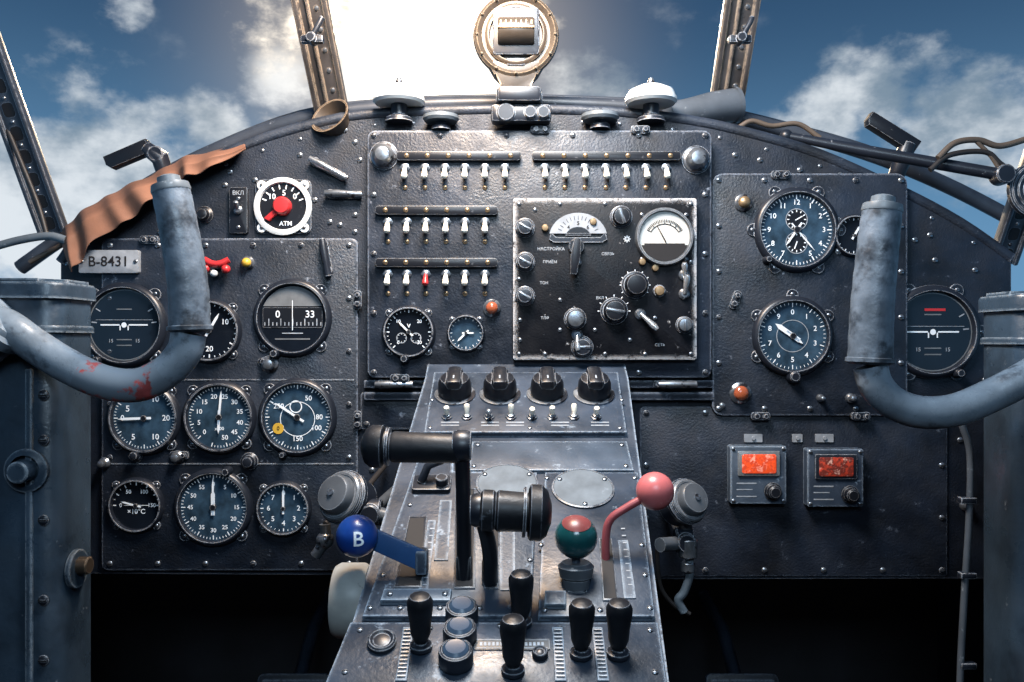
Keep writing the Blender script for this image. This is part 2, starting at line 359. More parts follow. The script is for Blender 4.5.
gauge(796,230,38,YR,'aircraft clock with two small inner dials',f_clock12,((140,.72,.035),(215,.5,.05)),dialhaze,ears=6,er=0,knob=(225,.006))
gauge(792,336,36,YR,'round engine gauge with black dial painted with blue haze and white pointer',f_alt,((305,.6,.12),(128,.35,.06)),dialhaze,ears=6,er=30,knob=(180,.010))
gauge(853,236,19,YR,'small dark gauge partly behind the yoke grip',f_none,((30,.6,.1),))
gauge(932,332,42,0.,'black artificial horizon with white aircraft bar and red warning mark',lambda b,r:(f_horizon(b,r),b.quad(-.2*r,.5*r,.3*r,.56*r,.0028,3)),ears=6,er=0,knob=(150,.008))
k=K(0.); r=24*k
g=thing('selector_dial','white-ringed dial on square flange with red centre knob','dial',P(284,207,0.),F)
b=MB(); b.prism(rrect(-28*k,-27*k,28*k,27*k,6*k),0,.004,b=.001); part(g,'flange',b,[bezm])
b=MB(); b.lathe([(r*1.2,.004),(r*1.2,.008),(r*1.05,.010),(r,.010),(r*.95,.005)],40)
for s_ in range(4): b.cyl(r*.2,.003,.006,0,RZ(45+90*s_)@T((r*1.25,0,0)),14)
part(g,'ring',b,[palem])
for sx in (-1,1):
    for sy in (-1,1): part(g,'screw',SCRS,loc=(sx*21*k,sy*21*k,.006))
b=MB(); b.disc(r*.98,.006,0)
for i in range(8): b.tick(r*.72,r*.9,-70+20*i,.05*r,.0064)
b.text('10',r*.32,-.45*r,.4*r,.0064); b.text('5',r*.32,.05*r,.55*r,.0064); b.text('0',r*.32,.5*r,.4*r,.0064); b.text('ATM',r*.26,.12*r,-.72*r,.0064)
part(g,'dial_face',b,[black,white])
b=MB(); b.lathe([(.38*r,.006),(.38*r,.014),(.30*r,.018),(0,.019)],24); b.prism([(-.75*r,-.5*r),(-.55*r,-.62*r),(.1*r,-.05*r),(-.05*r,.1*r)],.006,.012,b=.001); part(g,'knob',b,[red],label='red pointer knob')
# ---------------------------------------------------------------- toggle switches
def levermesh(m,l=.016,r=.0042):
    b=MB(); b.lathe([(r*.6,0),(r*.7,l*.3),(r,l*.75),(r*.85,l*.95),(r*.4,l*1.03),(0,l*1.04)],14); return b.mesh('lever',[m])
LEV=levermesh(cream,.019,.0048); LEVR=levermesh(red,.019,.0048); LEVP=levermesh(cream); LEVB=levermesh(steel)
b=MB(); b.lathe([(.0075,0),(.0075,.0025),(.006,.003),(.0055,.006),(.0035,.007),(0,.007)],6); COLR=b.mesh('collar',[steel])
def toggle(px,py,y,tilt,lev=LEV,label='cream-tipped toggle switch with steel collar',grp='toggle switches on the switch plate',loc=None,rot=F,screws=True,s=1.):
    g=thing('toggle_switch',label,'switch',loc or P(px,py,y),rot,grp)
    part(g,'collar',COLR); part(g,'lever',lev,loc=(0,0,.004),rot=(R(tilt),0,0)); g.scale=(s,s,s)
    if screws: part(g,'screw',SCRB,loc=(0,-.029,0))
    return g
for x in (405,425,445,465,485,505): toggle(x,168,YC,62)
for x in (545,565,585,606,626,646,666): toggle(x,168,YC,62)
for x in (388,407,426,446,465,485): toggle(x,222,YC,62)
for x in (388,407,426,446,465,485):
    toggle(x,274,YC,62,LEVR if x==426 else LEV,'toggle switch with red lever' if x==426 else 'cream-tipped toggle switch with steel collar')
for (x0,x1,y) in ((397,521,157),(532,680,157),(376,498,211),(376,498,263)):
    k=K(YC); w=(x1-x0)*k; g=thing('guard_bar','long dark metal strip with pins above a switch row','bar',P((x0+x1)/2,y,YC),F,'guard bars above the switch rows')
    b=MB(); b.prism(rrect(-w/2,-4.5*k,w/2,4.5*k,3.5*k),.004,.009,b=.001)
    for s_ in (-1,1): b.cyl(.003,0,.005,0,T((s_*w*.45,0,0)))
    part(g,'bar',b,[black])
    n=int((x1-x0)/20)
    for i in range(n): part(g,'rivet',SCRB,loc=(-w/2+w*(i+.5)/n,0,.009))
for x,y in ((384,156),(696,160)):
    g=thing('dome_fastener','rounded silver quarter-turn fastener','fastener',P(x,y,YC),F,'dome fasteners')
    b=MB(); b.lathe([(.019,0),(.019,.003),(.016,.005),(.015,.014),(.010,.020),(0,.022)],28); part(g,'head',b,[steel])
    b=MB(); b.lathe([(.017,0),(.021,0),(.021,.002),(.017,.003)],28); part(g,'washer',b,[bezm])
def button(px,py,y,r,m,label,name='indicator_lamp',cat='lamp',h=.012,ringm=steel):
    g=thing(name,label,cat,P(px,py,y),F)
    b=MB(); b.lathe([(r*1.45,0),(r*1.45,h*.25),(r*1.2,h*.4),(r*1.05,h*.6),(r*1.0,h*.6)],20); part(g,'ring',b,[ringm])
    b=MB(); b.lathe([(r,h*.3),(r,h*.7),(r*.8,h),(r*.4,h*1.15),(0,h*1.2)],20); part(g,'cap',b,[m]); return g
button(492,308,YC,.009,amber,'small amber lamp in a steel ring')
button(743,203,YR,.009,brass,'small brass-coloured lamp in steel ring')
button(740,393,YR,.011,amber,'amber lamp with hexagonal rim')
button(248,263,YL,.007,yellow,'small lamp with yellow rim and red centre')
for (x,y,yy,r_,m_) in ((178,457,YL,.007,steel),(250,461,YL,.009,bezm),(137,455,YL,.007,bezm),(105,463,YL,.006,steel),(270,364,YL,.009,steel),(850,398,YR,.005,steel),(965,505,0,.006,steel),(205,215,0,.009,black),(820,398,YR,.004,steel),(720,405,0,.005,steel)):
    b=MB(); h=.012; b.lathe([(r_*1.45,0),(r_*1.45,h*.25),(r_*1.2,h*.4),(r_,h*.5),(r_,h*.9),(r_*.8,h*1.2),(r_*.4,h*1.3),(0,h*1.3)],20)
    part(pan,'knob',b,[m_],loc=(*L2(x,y,yy,O),-yy))
g=thing('valve_handle','small red valve handle with white end','valve',P(220,266,YL),F)
b=MB(); b.cyl(.005,0,.012); part(g,'stem',b,[steel])
b=MB(); b.tube(spline([(-.018,.008,.014),(-.006,.002,.016),(.006,.002,.016),(.018,.008,.014)],4),.005,12); b.ball(.0065,(.014,-.006,.015)); b.ball(.006,(-.015,-.005,.015)); part(g,'handle',b,[red])
b=MB(); b.ball(.0055,(-.004,-.012,.014)); part(g,'knob',b,[palem],label='white knob')
g=thing('switch_unit','small black switch plate with steel toggle','switch',P(240,211,0),F)
k=K(0); b=MB(); b.prism(rrect(-9*k,-23*k,9*k,23*k,.003),0,.008,b=.001); part(g,'body',b,[black])
b=MB(); b.lathe([(.0065,.008),(.0065,.011),(.004,.013),(0,.013)],16); part(g,'collar',b,[steel]); part(g,'lever',LEVB,loc=(0,0,.010),rot=(R(-45),0,0))
b=MB(); b.text('ВКЛ',.0085,0,0,0,0); part(g,'lettering',b,[faint],loc=(0,17*k,.0084))
for s_ in (-1,1): part(g,'screw',SCRS,loc=(0,-17*k if s_<0 else 11.5*k,.008))
pp=P(108.5,261.5,-.018); k=K(-.018); g=thing('registration_placard','small grey placard reading B-8431 between two screws','placard',pp,F)
b=MB(); b.prism(rrect(-30*k,-11.5*k,30*k,11.5*k,.003),-.008,0,b=.0006); b.text('B-8431',.021,0,-.0005,.0005,1); part(g,'plate',b,[plac,blackm])
for s_ in (-1,1): part(g,'screw',SCRS,loc=(s_*27*k,0,0))
def latch(px,py,y,a,label,l=.05,m=steel):
    g=thing('lever_latch',label,'latch',P(px,py,y),(R(90),0,0)); M=RZ(a)
    b=MB(); b.cyl(.007,0,.008,M=M@T((-l*.4,0,0))); b.cyl(.006,0,.008,M=M@T((l*.4,0,0))); b.box(l*.9,.012,.004,(0,0,.002),0,M,b=.001); part(g,'mount',b,[bezm])
    b=MB(); b.tube([M@Vector(p) for p in ((-l*.55,0,.011),(-l*.2,0,.013),(l*.2,0,.013),(l*.55,0,.011))],[.0045,.006,.0045,.0055],12); part(g,'arm',b,[m]); return g
latch(330,170,0,-28,'worn steel lever latch on panel',.058,steel); latch(345,195,0,-2,'short worn steel lever latch',.05,steel)
latch(327,258,YL,-80,'black worn lever catch',.05,bezm); latch(395,384,-.012,0,'steel hinge pin under switch plate',.05); latch(676,384,-.012,0,'steel hinge pin under switch plate',.05)
# ---------------------------------------------------------------- radio panel
yr=YC-.014; k=K(yr); ro=P(605,279,yr)
g=thing('radio_control_unit','black radio tuning unit with chipped white edges, dials and switches','radio',ro,F)
b=MB(); b.prism(rrect(-92*k,-81*k,92*k,81*k,.004),-.014,0,b=.0015)
part(g,'face_plate',b,[radiom])
def rl(px,py): return ((px-605)*k,(279-py)*k)
def rknob(px,py,rr,m=black,h=.016,name='knob',ptr=None,label=None,coll=True):
    x,y=rl(px,py); rr*=k; b=MB()
    if coll: b.lathe([(rr*1.25,0),(rr*1.25,.002),(rr*1.1,.003),(rr,.003)],24,1)
    b.lathe([(rr,0),(rr,h*.7),(rr*.85,h*.95),(rr*.5,h),(0,h)],24,0)
    if ptr is not None: b.box(rr*.25,rr*1.7,.003,(0,0,h),2,RZ(ptr),b=.001)
    part(g,name,b,[m,bezm,steel],loc=(x,y,0),label=label)
b=MB(); x,y=rl(578,238)
arc=[(29*k*math.cos(R(a)),25*k*math.sin(R(a))) for a in range(10,171,10)]
b.prism(arc,0,.003,0)
b.prism([(13*k*math.cos(R(a)),11*k*math.sin(R(a))) for a in range(10,171,10)],.003,.0033,2)
for i in range(13):
    a=-66+i*11; b.tick(18*k,22*k,a,.0007,.0034)
b.text('4',.008,-.014,.015,.0034); b.text('5',.008,0,.021,.0034); b.text('6',.008,.014,.015,.0034)
part(g,'tuning_scale',b,[plac,blackm,black],loc=(x,y,0))
b=MB(); b.prism([(-29*k,-3*k),(-24*k,-6*k),(24*k,-6*k),(29*k,-3*k),(27*k,4*k),(22*k,-1*k),(-22*k,-1*k),(-27*k,4*k)],0,.004); part(g,'scale_frame',b,[bezm],loc=(x,y+.002,0))
x,y=rl(576,247); b=MB(); b.cyl(8*k,0,.01); b.prism([(-3*k,8*k),(3*k,8*k),(5*k,-10*k),(3*k,-28*k),(-3*k,-28*k),(-5*k,-10*k)],.01,.016,b=.001); part(g,'tuning_lever',b,[black],loc=(x,y,0),rot=(0,0,-.12))
for (a,c) in ((525,228),(525,262),(525,296)): rknob(a,c,8,bezm,.014,ptr=60)
rknob(621,217,9,black,.014,ptr=20); rknob(635,285,11,black,.02); rknob(614,311,11,black,.018,ptr=80); rknob(575,319,9,steel,.02); rknob(684,325,7,steel,.012,ptr=0); rknob(582,347,9,bezm,.014,ptr=90); rknob(659,291,5,brass,.008)
for (a,c) in ((593,222),(642,262),(545,228),(655,268)): rknob(a,c,3.5,brass,.006,coll=False)
def rlever(px,py,a,l):
    x,y=rl(px,py); b=MB(); b.lathe([(.008,0),(.008,.003),(.005,.006),(0,.006)],18,0); M=RZ(a)@T((0,0,.006))@RX(-72)
    b.lathe([(.0028,0),(.0035,l*.3),(.005,l*.8),(.003,l),(0,l*1.02)],14,1,M); part(g,'toggle_lever',b,[steel,bright],loc=(x,y,0))
rlever(640,314,-135,.034); rlever(684,294,-5,.028); rlever(577,335,180,.024); rlever(576,262,170,.02); rlever(684,275,5,.018)
for (a,c) in ((519,204),(691,204),(519,354),(691,354),(605,204),(605,354),(519,279),(691,262),(545,354),(645,354),(560,204),(535,210),(560,300),(595,330),(655,318),(630,340),(598,240),(640,240),(560,330),(520,320),(520,340)): part(g,'screw',SCRS,loc=(*rl(a,c),0))
for (a,c,t,s_) in ((551,249,'НАСТРОЙКА',.0055),(550,262,'ПРИЁМ',.005),(608,254,'СВЯЗЬ',.005),(544,283,'ТОН',.005),(600,298,'ВКЛ',.005),(660,345,'СЕТЬ',.005),(545,318,'ТЛФ',.005)):
    b=MB(); b.text(t,s_*1.15,0,0,0,0); part(g,'lettering',b,[faint],loc=(*rl(a,c),.0004))
for (a,c,r0,r1,n_,a0,st) in ((627,239,.0015,.005,8,0,45),(614,311,.021,.024,7,-90,30),(635,285,.020,.0225,9,-120,30)):
    b=MB()
    for i in range(n_): b.tick(r0,r1,a0+i*st,.0012,0,0)
    part(g,'index_marks',b,[white],loc=(*rl(a,c),.0004))
x,y=rl(664,237); r=27*k; b=MB(); b.lathe([(r*1.08,0),(r*1.08,.006),(r*1.03,.010),(r*.96,.010),(r*.92,.004)],40); me_=part(g,'meter',b,[lampm],loc=(x,y,0),label='round meter with cream face and scale arc')
b=MB(); b.disc(r*.93,.0045,0)
b.prism([(.91*r*math.cos(R(a)),.91*r*math.sin(R(a))) for a in range(200,341,7)],.0045,.0052,1)
for i in range(25):
    if True: b.tick((.60 if i%4==0 else .66)*r,.76*r,-60+5*i,.03*r,.0052,1,(0,-.12*r))
for i in range(24): b.tick(.57*r,.60*r,-57.5+5*i,.062*r,.0052,1,(0,-.12*r))
b.quad(-.75*r,-.31*r,.75*r,-.25*r,.0052,1); part(me_,'scale',b,[dialw,blackm])
b=MB(); b.prism([(-.0009,-.1*r),(.0009,-.1*r),(.0004,.6*r),(-.0004,.6*r)],0,.0005); part(me_,'needle',b,[blackm],loc=(0,-.12*r,.006),rot=(0,0,.5))
for i in range(4):
    a=R(45+90*i); part(me_,'screw',SCRS,loc=(r*1.16*math.cos(a),r*1.16*math.sin(a),.001))
# ---------------------------------------------------------------- red lamp boxes
for (cx,cy,lens,lb) in ((758.5,475,orange,'grey box with glowing orange-red window and black knob'),(835.5,478,redlens,'grey box with dim red window and black knob')):
    y=-.023; k=K(y); g=thing('warning_light_box',lb,'control box',P(cx,cy,y),F,'warning light boxes')
    b=MB(); b.prism(rrect(-28*k,-29*k,28*k,29*k,.003),-.018,0,b=.0015); part(g,'housing',b,[pedlm if lens is orange else pedm])
    b=MB(); b.prism(rrect(-21*k,-1*k,21*k,24*k,.002),-.001,.003,b=.001); part(g,'window_frame',b,[bright if lens is orange else bezm])
    b=MB(); b.prism(rrect(-17*k,2*k,17*k,21*k,.003),.001,.0045,b=.0008); part(g,'lens',b,[lens])
    b=MB(); b.lathe([(.013,0),(.013,.003),(.010,.005),(.0095,.014),(.007,.016),(0,.016)],20); part(g,'knob',b,[black],loc=(14*k,-16*k,0))
    b=MB(); b.quad(-22*k,-9*k,-2*k,-7.6*k,.0004,0); b.quad(-22*k,-15*k,-6*k,-14*k,.0004,0); b.quad(-22*k,-22*k,-2*k,-20.8*k,.0004,0); part(g,'printed_lines',b,[faint])
    for sx in (-1,1):
        for sy in (-1,1): part(g,'screw',SCRS,loc=(sx*25*k,sy*26*k,0))
for x in (753,797,824):
    g=thing('small_plate','tiny pale data plate screwed to the panel','plate',P(x,438,-.005),F)
    w=9 if x!=797 else 5; b=MB(); b.prism(rrect(-w*K(0),-4.0*K(0),w*K(0),4.0*K(0),.001),0,.002); b.cyl(.003,.002,.004,0); part(g,'plate',b,[plac])
# ---------------------------------------------------------------- pedestal
TH=27.5; P0=Vector((0,-.06,H-.053)); nrm=Vector((0,-math.sin(R(TH)),math.cos(R(TH)))); MP=T(P0)@RX(TH); MPi=MP.inverted()
C=Vector((0,-D,H))
def PP(px,py,h=0):
    d=P(px,py,0)-C; t=((P0+nrm*h)-C).dot(nrm)/d.dot(nrm); return C+d*t
def pl(px,py,h=0): v=MPi@PP(px,py,h); return (v.x,v.y)
PR=(R(TH),0,0)
ped=thing('center_pedestal','worn blue-grey sloping centre pedestal with bolted plates and lever slots','pedestal',P0,PR)
b=MB()
def cx(y): return .021+(.030)*(y+.06)/.47
prof=[(0.0,-.022),(-.06,-.053),(-.60,-.053-.54*math.tan(R(TH))),(-.60,-H),(0.0,-H)]
vs=[]
for s_ in (-1,1):
    for (y,z) in prof:
        yy=min(-.06,y) if z>-H+.01 else y
        vs.append(MPi@Vector((cx(yy)+s_*.145,y,z+H)))
b.add(vs,[[0,1,2,3,4],[5,6,7,8,9],[0,1,6,5],[1,2,7,6],[2,3,8,7],[3,4,9,8],[4,0,5,9]]); part(ped,'body',b,[pedm])
def plate(name,pts,h0,h1,m,bev=.0015,screws=(),lab=None):
    q=[pl(a,c,h1) for a,c in pts]; b=MB(); b.prism(q[::-1],h0,h1,b=bev); o=part(ped,name,b,[m],label=lab)
    for a,c in screws: part(o,'screw',SCRS,loc=(*pl(a,c,h1),h1))
    return o
plate('knob_plate',[(434,372),(618,372),(627,432),(424,432)],0,.008,pedm,screws=[(430,428),(530,428),(620,428),(622,400),(432,400)])
plate('mid_plate',[(472,441),(627,441),(634,470),(468,470)],0,.005,pedlm,lab='light worn grey plate',screws=[(478,445),(622,445),(626,466),(474,466)])
plate('throttle_plate',[(424,440),(455,440),(452,472),(537,472),(531,616),(362,616),(404,500)],0,.006,pedm,screws=[(430,447),(410,505),(395,545),(370,608),(400,608),(440,608),(480,608),(520,608),(530,560),(533,500),(383,575)])
plate('mixture_plate',[(545,472),(638,472),(655,616),(538,616)],0,.006,pedm,screws=[(635,478),(650,608),(600,610),(545,610),(547,478),(642,545),(645,575),(541,545)])
plate('lower_plate',[(350,622),(658,622),(668,690),(322,690)],0,.006,pedm,screws=[(360,630),(650,630),(655,672),(345,672),(500,626),(430,628),(560,628)])
plate('raised_strip',[(384,588),(452,588),(450,600),(380,600)],.006,.012,pedlm,screws=[(390,594),(445,594)])
plate('raised_strip',[(545,590),(566,590),(566,604),(544,604)],.006,.012,pedlm)
for pts in ([(410,518),(424,518),(420,585),(398,585)],[(457,490),(473,490),(473,586),(456,586)],[(487,530),(498,530),(497,586),(486,586)],[(601,540),(611,540),(616,598),(604,598)],[(569,560),(583,560),(585,590),(570,590)]):
    c0=sum(p[0] for p in pts)/4; rim_=[(c0+(p[0]-c0)*1.28,p[1]+(-2 if i<2 else 2)) for i,p in enumerate(pts)]
    plate('slot_rim',rim_,.006,.0078,bezm,.0006)
    plate('lever_slot',pts,.0078,.0081,blackm,0)
for pts in ([(428,520),(436,520),(428,590),(419,590)],[(500,530),(515,530),(515,590),(500,590)],[(618,540),(628,540),(636,598),(624,598)],[(440,500),(452,500),(448,560),(434,560)]):
    plate('scale_strip',pts,.006,.0072,pedlm,0)
b=MB(); b.prism(rrect(-.022,-.014,.022,.014,.004),.006,.012,b=.001); b.tube([(-.012,0,.012),(-.004,.006,.03),(.012,.012,.034)],.005,10); b.cyl(.007,.012,.022,0,T((.012,-.004,0)),16); part(ped,'bracket',b,[bezm],loc=(*pl(432,486,.006),0))
b=MB()
for i in range(9):
    for x0,x1,yb in ((430,434,0),(621,625,0)):
        py=528+i*7; xa=x0-(i*.9 if x0<500 else -i*.9); q=[pl(xa,py,.0074),pl(xa+4,py,.0074),pl(xa+4,py+1.1,.0074),pl(xa,py+1.1,.0074)]
        b.add([(*p,.0075) for p in q],[[0,1,2,3]])
for x in (450,490,515,560,600):
    for yy in (422,425):
        q=[pl(x-9,yy,.008),pl(x+9,yy,.008),pl(x+9,yy+.8,.008),pl(x-9,yy+.8,.008)]; b.add([(*p,.0083) for p in q],[[0,1,2,3]])
part(ped,'scale_marks',b,[faint])
for i,(x,y) in enumerate(((507,484),(583,489))):
    r=29.5*K(0)*.77; g=thing('round_cover','round flat pale grey cover disc set flush in the pedestal','cover',PP(x,y,.006),PR,'round covers on the pedestal')
    b=MB(); b.lathe([(r*1.05,0),(r*1.05,.002),(r*1.0,.0026),(r*.99,.0015)],40); part(g,'ring',b,[bezm])
    b=MB(); b.lathe([(r*1.0,.001),(r*.98,.0024),(0,.0024)],40,0)
    part(g,'disc',b,[win])
    for j in range(3): part(g,'screw',SCRS,loc=(r*.88*math.cos(R(30+120*j)),r*.88*math.sin(R(30+120*j)),.0024))
for (x,y,r_) in ((382,643,.011),(540,655,.006)):
    q=pl(x,y,.006); b=MB(); b.lathe([(r_*1.2,0),(r_*1.2,.004),(r_,.006),(r_*.7,.004),(0,.006)],24); part(ped,'round_cap',b,[bezm],loc=(*q,.006))
for x in (455,500,547,594):
    g=thing('rotary_knob','black winged rotary knob on a numbered steel disc','knob',PP(x,395,.008),PR,'rotary knobs across the pedestal top')
    b=MB(); b.lathe([(.028,0),(.028,.0025),(.026,.003),(0,.003)],32); part(g,'disc',b,[steel])
    b=MB(); b.lathe([(.022,.003),(.023,.008),(.022,.02),(.019,.027),(.012,.030),(0,.031)],24); b.box(.022,.046,.016,(0,0,.027),0,b=.007); part(g,'grip',b,[black])
    b=MB(); b.box(.002,.008,.0012,(0,-.012,.0355)); part(g,'pointer_mark',b,[faint])
for i,x in enumerate((447,467,489,511,532,552,574,596)):
    lv=LEVB if i in(2,) else LEVP
    toggle(0,0,0,(10,-20,35,-15,20,10,-30,15)[i],lv,'small pale-tipped toggle switch on the pedestal','toggle switches on the pedestal',loc=PP(x,418,.008),rot=PR,screws=False,s=.95)
def thr(name,label,hx0,hx1,hy,r0,base,y,endk,cat='lever'):
    bp=PP(*base,.0); g=thing(name,label,cat,bp,(0,0,0))
    top=P(hx1 if hx1<470 else hx0,hy,y)-bp
    b=MB(); b.tube(spline([(0,0,0),(0,top.y*.5,top.z*.5),tuple(top)],6),.0075,14); b.box(.016,.014,.03,(0,0,.014),b=.003); part(g,'arm',b,[black])
    b=MB(); b.lathe([(0,-.009),(.014,-.009),(.016,-.004),(.016,.004),(.014,.009),(0,.009)],20,0,T(top)@RY(90)); part(g,'boss',b,[bezm])
    a=P(hx0,hy,y)-bp; c=P(hx1,hy+3,y)-bp; u=(c-a)
    b=MB(); rr=r0; b.tube([a+u*t for t in (0,.04,.12,.2,.24,.28,.9,.97,1)],[rr*.8,rr,rr,rr,rr*.88,rr,rr*.92,rr*.9,rr*.7],24); part(g,'hand_grip',b,[gripb])
    if endk:
        e=a if endk<0 else c; d=(-u if endk<0 else u).normalized()
        b=MB(); q=[e-d*.016,e-d*.014,e-d*.004,e+d*.002,e+d*.006]; b.tube(q,[rr*1.15,rr*1.36,rr*1.36,rr*1.1,rr*.5],24); part(g,'end_collar',b,[gripb],label='black end collar with worn rim')
        b=MB(); q=[e-d*.021,e-d*.018]; b.tube(q,[rr*1.22,rr*1.22],24); part(g,'ring',b,[bezm])
    return g
thr('throttle_lever','black lever with long horizontal T-shaped grip and ribbed end collar',368,462,446,.0155,(464,584),-.43,-1)
thr('propeller_lever','black lever with short thick horizontal grip',480,545,510,.0195,(490,588),-.46,1)
def ball_lever(label,ballpx,rp,y,mb_,armpts,ma,base=None,txt=None,tube=True):
    bp=PP(*base); g=thing('ball_lever',label,'lever',bp)
    c=P(*ballpx,y)-bp; r=rp*K(y); b=MB(); b.ball(r,c); 
    o=part(g,'ball_knob',b,[mb_])
    if tube:
        b=MB(); b.tube(spline([tuple(P(a_,c_,yy)-bp) for a_,c_,yy in armpts],6),.0042,12); part(g,'arm',b,[ma])
    if txt:
        v,f=glyph(txt); bm=bmesh.new(); vv=[bm.verts.new(p) for p in v]
        for q in f: bm.faces.new([vv[i] for i in q])
        bmesh.ops.triangulate(bm,faces=bm.faces[:]); bmesh.ops.subdivide_edges(bm,edges=bm.edges[:],cuts=3,use_grid_fill=True); bm.verts.index_update()
        s_=r*.95; Mr=RZ(14).to_3x3()@RX(88).to_3x3()
        v2=[]
        for p in bm.verts:
            x=p.co.x*s_; y_=p.co.y*s_; v2.append(c+Mr@Vector((x,y_,math.sqrt(max(0,(r*1.012)**2-x*x-y_*y_)))))
        b=MB(); b.add(v2,[[q.index for q in fc.verts] for fc in bm.faces],0); bm.free(); part(o,'letter',b,[white])
    b=MB(); e=P(*armpts[-1])-bp; b.box(.012,.02,.024,e,b=.003); part(g,'root',b,[pedm]); return g
g=ball_lever('blue ball-topped lever marked B with flat blue arm',(357,536),21,-.43,blue,[(372,540,-.43),(422,561,-.42)],bluearm,(418,572),'B',tube=False)
b=MB(); a=P(368,538,-.43)-g.location; c=P(424,560,-.42)-g.location; u=(c-a); L_=u.length; ang=math.degrees(math.atan2(u.z,u.x))
b.box(L_,.005,.021,(0,0,0),0,T((a+c)/2)@RY(-ang),b=.002); part(g,'arm',b,[bluearm],label='flat blue metal strap arm')
b=MB(); 
for t in (.82,): b.lathe([(.004,0),(.003,.002),(0,.003)],12,0,T(a+u*t+Vector((0,-.0025,0)))@RX(90))
part(g,'rivet',b,[steel])
ball_lever('worn pink-red ball-topped lever with thin slanted red arm',(655,491),19,-.40,redball,[(640,500,-.40),(626,508,-.40),(611,519,-.40),(606,536,-.40),(606,575,-.40)],redarm,(607,583))
g=ball_lever('dark green ball-topped lever with worn reddish top',(576,537),21.5,-.43,green,[(576,548,-.43),(576,575,-.43)],pedm,(576,583))
bp=g.location; y=-.43; c=P(576,537,y)-bp; r=21.5*K(y)
b=MB(); b.lathe([(r*1.012*math.sin(R(a)),r*1.012*math.cos(R(a))) for a in range(0,43,6)],28,0,T(c)@RX(22)); part(g,'cap_spot',b,[redcap],label='worn dull red painted top')
b=MB(); b.lathe([(0,-.014),(.016,-.014),(.018,-.004),(.014,0),(0,0)],24,0,T(P(576,562,y)-bp)); b.lathe([(0,-.01),(.013,-.01),(.014,0),(0,0)],24,0,T(P(576,578,y)-bp)); part(g,'collar',b,[lampm])
def pknob(px,py,h=.052,r=.0115,m=black):
    g=thing('tall_knob','tall black bulbous push-pull knob','knob',PP(px,py,.006),(R(12),0,0),'tall black knobs on the lower pedestal')
    b=MB(); b.lathe([(r*.9,0),(r*.9,.004),(r*.5,.006),(r*.45,h*.2)],20); part(g,'stem',b,[bezm])
    b=MB(); b.lathe([(r*.55,h*.15),(r*.8,h*.3),(r*.85,h*.5),(r*1.0,h*.75),(r*1.02,h*.88),(r*.8,h*.98),(r*.3,h*1.02),(0,h*1.02)],24); part(g,'grip',b,[m])
for x,y in ((421,648),(521,624),(513,672),(581,655),(618,655)): pknob(x,y,m=gripb)
for x,y in ((462,612),(460,633),(456,656)):
    g=thing('round_push_button','round blue-grey domed push button in dark ring','button',PP(x,y+6,.006),(R(TH-6),0,0),'round push buttons on the lower pedestal')
    b=MB(); b.lathe([(.0155,0),(.0155,.010),(.0145,.014),(.012,.015),(.0115,.013)],28); part(g,'ring',b,[bezm])
    b=MB(); b.lathe([(.0115,.008),(.0115,.015),(.009,.0175),(.006,.0172),(0,.0172)],24); part(g,'cap',b,[btncap])
for x in (405,559,600):
    g=thing('slide_scale','short ribbed metal slide scale','scale',PP(x,655,.006),PR,'slide scales on the lower pedestal')
    b=MB(); b.box(.010,.06,.003,(0,0,.0015),b=.0008); part(g,'strip',b,[pedlm])
    b=MB()
    for i in range(13): b.box(.007,.0012,.0015,(0,-.026+.0043*i,.0035))
    part(g,'ribs',b,[lampm])
g=thing('label_strip','thin dark label strip with pale border','label',PP(512,645,.006),PR); b=MB(); b.prism(rrect(-.034,-.006,.034,.006,.001),0,.0012); b.quad(-.032,-.0048,.032,-.0042,.0015); b.quad(-.032,.0042,.032,.0048,.0015)
for i in range(16): b.quad(-.029+i*.0037,-.002,-.029+i*.0037+.0022,.002,.0015)
part(g,'strip',b,[black,faint])
y=-.40; c=P(352,600,y); g=thing('trim_wheel','pale worn trim wheel on the side of the pedestal','wheel',c,(0,R(90),0))
b=MB(); b.lathe([(.0,-.016),(.024,-.016),(.034,-.017),(.037,-.012),(.037,.012),(.034,.017),(.024,.016),(0,.016)],56)
part(g,'rim',b,[creamw]); b=MB(); b.cyl(.009,-.022,.03); part(g,'axle',b,[steel])
def lamp(px,py,rp,y,label,pipe,side,bx,bz):
    c=P(px,py,y); g=thing('swivel_lamp',label,'lamp',c); r=rp*K(y); M=RZ(side*30)@RX(66)
    b=MB(); b.lathe([(0,-r*1.1),(r*.6,-r*1.05),(r*.92,-r*.8),(r*.96,-r*.1),(r*1.06,0),(r*1.06,r*.16),(r*.98,r*.22),(r*.98,r*.3),(r*.86,r*.36)],40,0,M); part(g,'housing',b,[bezm])
    b=MB(); b.lathe([(r*.94,r*.24),(r*.96,r*.38),(r*.90,r*.44),(r*.82,r*.44),(r*.80,r*.40),(r*.76,r*.40),(r*.74,r*.70),(r*.66,r*.80),(r*.25,r*.86),(0,r*.87)],40,0,M); part(g,'front_cap',b,[lampm],label='stepped round cap with pale worn rim')
    b=MB(); b.lathe([(r*.14,r*.84),(r*.14,r*.94),(0,r*.96)],16,0,M); part(g,'centre_screw',b,[steel])
    b=MB(); b.tube(spline([tuple(P(a,c_,yy)-c) for a,c_,yy in pipe],6),.009,14)
    b.tube([tuple(P(pipe[1][0],pipe[1][1],pipe[1][2])-c),(bx,-y-.002,bz)],.007,12)
    part(g,'bracket',b,[lampm])
    b=MB(); d=P(pipe[1][0],pipe[1][1],pipe[1][2])-c; b.cyl(.016,-.012,.012,0,T(d)@RY(90)); b.cyl(.012,-.02,.02,0,T(d)@RX(90)); part(g,'clamp',b,[bezm])
    return g
